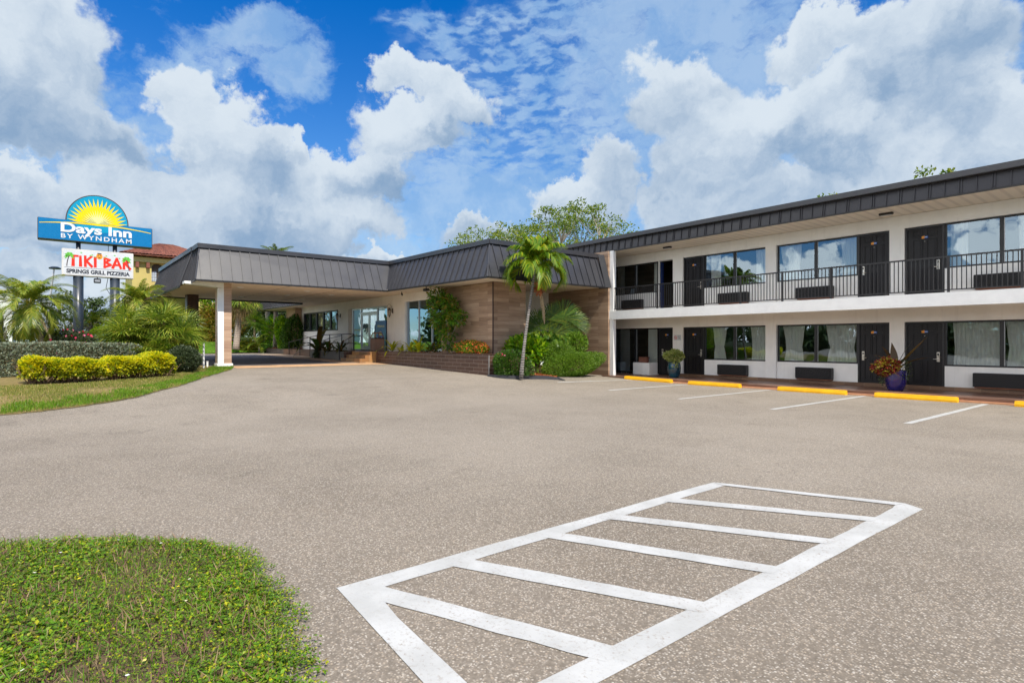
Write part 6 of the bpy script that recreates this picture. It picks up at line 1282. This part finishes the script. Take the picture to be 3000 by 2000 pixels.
for j in range(3):                                                          # three leaflets each
    a = rng.uniform(0, 6.28, n) * 0 + (np.arange(n) * 2.4 + j * 2.094); d = np.stack([np.cos(a), np.sin(a), rng.uniform(-.1, .7, n)], 1); L_ = rng.uniform(.009, .024, n) * szv; b.quads(leaf_quads(P0, d, unit(rnd_dirs(n) * .5 + np.array([0, 0, 1])), L_, L_ * .62, .05))
struct(tag(b.build('clover_cover', LM['clover']), 'dense clover like ground cover in the near left corner', 'ground cover'), 'stuff')
P = scatter(bp, 16000); P[:, 2] += .02; blades('island_grass', P, .085, .006, LM['grass_g'], 'loose grass blades among the clover of the near island', .9)
P = scatter(bp, 22000); P[:, 2] += .03; blades('dead_stalks', P, .07, .006, LM['weed'], 'dead brown stalks among the clover of the near island', 1.6)
P = scatter(bp, 1500); P[:, 2] += .07 + rng.random(len(P)) * .03; n = len(P); P = P[:110]; n = len(P); b = MB(); b.quads(leaf_quads(P, unit(rnd_dirs(n) * np.array([1, 1, .2])), np.tile([0, 0, 1.], (n, 1)), np.full(n, .022), np.full(n, .022), .0)); struct(tag(b.build('yellow_flowers', leafmat('small_yellow_flower', [(.75, .62, .02)], .5, .2)), 'tiny yellow flowers scattered through the clover', 'flowers'), 'stuff')
# runners that creep over the asphalt edge
b = MB(); E_ = np.array(BED[1:10]); 
for k in range(520):
    i = random.randrange(len(E_) - 1); p = E_[i] + (E_[i + 1] - E_[i]) * random.random(); a = random.uniform(.3, 1.6) ; z = .02; L0 = random.uniform(.04, .26); n = int(L0 / .012); q = p.copy()
    for j in range(n):
        q = q + np.array([cos(a), sin(a)]) * .012; a += random.uniform(-.25, .25); z = .02 + .05 * sin(j / n * 3) * random.random()
        b.quads(leaf_quads(np.array([[q[0], q[1], z]] * 2), rnd_dirs(2) * np.array([1, 1, .5]), np.tile([0, 0, 1.], (2, 1)), np.full(2, random.uniform(.012, .024)), np.full(2, .012)))
struct(tag(b.build('edge_runners', LM['clover']), 'creeping runners of clover over the asphalt edge of the near island', 'ground cover'), 'stuff')

P = np.c_[rng.uniform(-80, 30, 26000), rng.normal(-27, 1.5, 26000), rng.random(26000) ** .8 * 5.2]; P[:, 2] *= .75 + .25 * np.sin(P[:, 0] * .7) * np.sin(P[:, 0] * .23 + 1)
b = MB(); L_ = rng.uniform(.35, .8, len(P)); b.quads(leaf_quads(P, rnd_dirs(len(P)), rnd_dirs(len(P)), L_, L_ * .6)); struct(tag(b.build('street_shrubbery', LM['tree_d']), 'continuous dark shrubbery across the street behind the viewpoint', 'shrubbery'), 'stuff')
P = np.c_[rng.normal(-64, 1.5, 16000), rng.uniform(-60, -9.5, 16000), rng.random(16000) ** .8 * 5.2]; P[:, 2] *= .75 + .25 * np.sin(P[:, 1] * .7) * np.sin(P[:, 1] * .23 + 1)
b = MB(); L_ = rng.uniform(.35, .8, len(P)); b.quads(leaf_quads(P, rnd_dirs(len(P)), rnd_dirs(len(P)), L_, L_ * .6)); struct(tag(b.build('roadside_shrubbery', LM['tree_d']), 'dark shrubbery along the road left of the viewpoint', 'shrubbery'), 'stuff')
# --- across the street, behind the photographer: what the glass mirrors
for i, (x, y, h, r) in enumerate([(-46, -30, 6.5, 4.5), (-34, -36, 7.5, 4.8), (-22, -38, 6.2, 4.6), (-10, -36, 7.2, 4.5), (2, -38, 6.4, 4.8), (14, -34, 7.0, 4.6), (26, -36, 6.6, 4.8), (-58, -24, 7, 4.5)]):
    tree('street_tree', (x, y), h, (r, r, h * .42), 'round leafy tree across the street behind the viewpoint', LM['tree_d'], 'trees across the street', nclump=36, nleaf=60, ls=.5, seed=120 + i, cr=1., flat=.8, base=0)
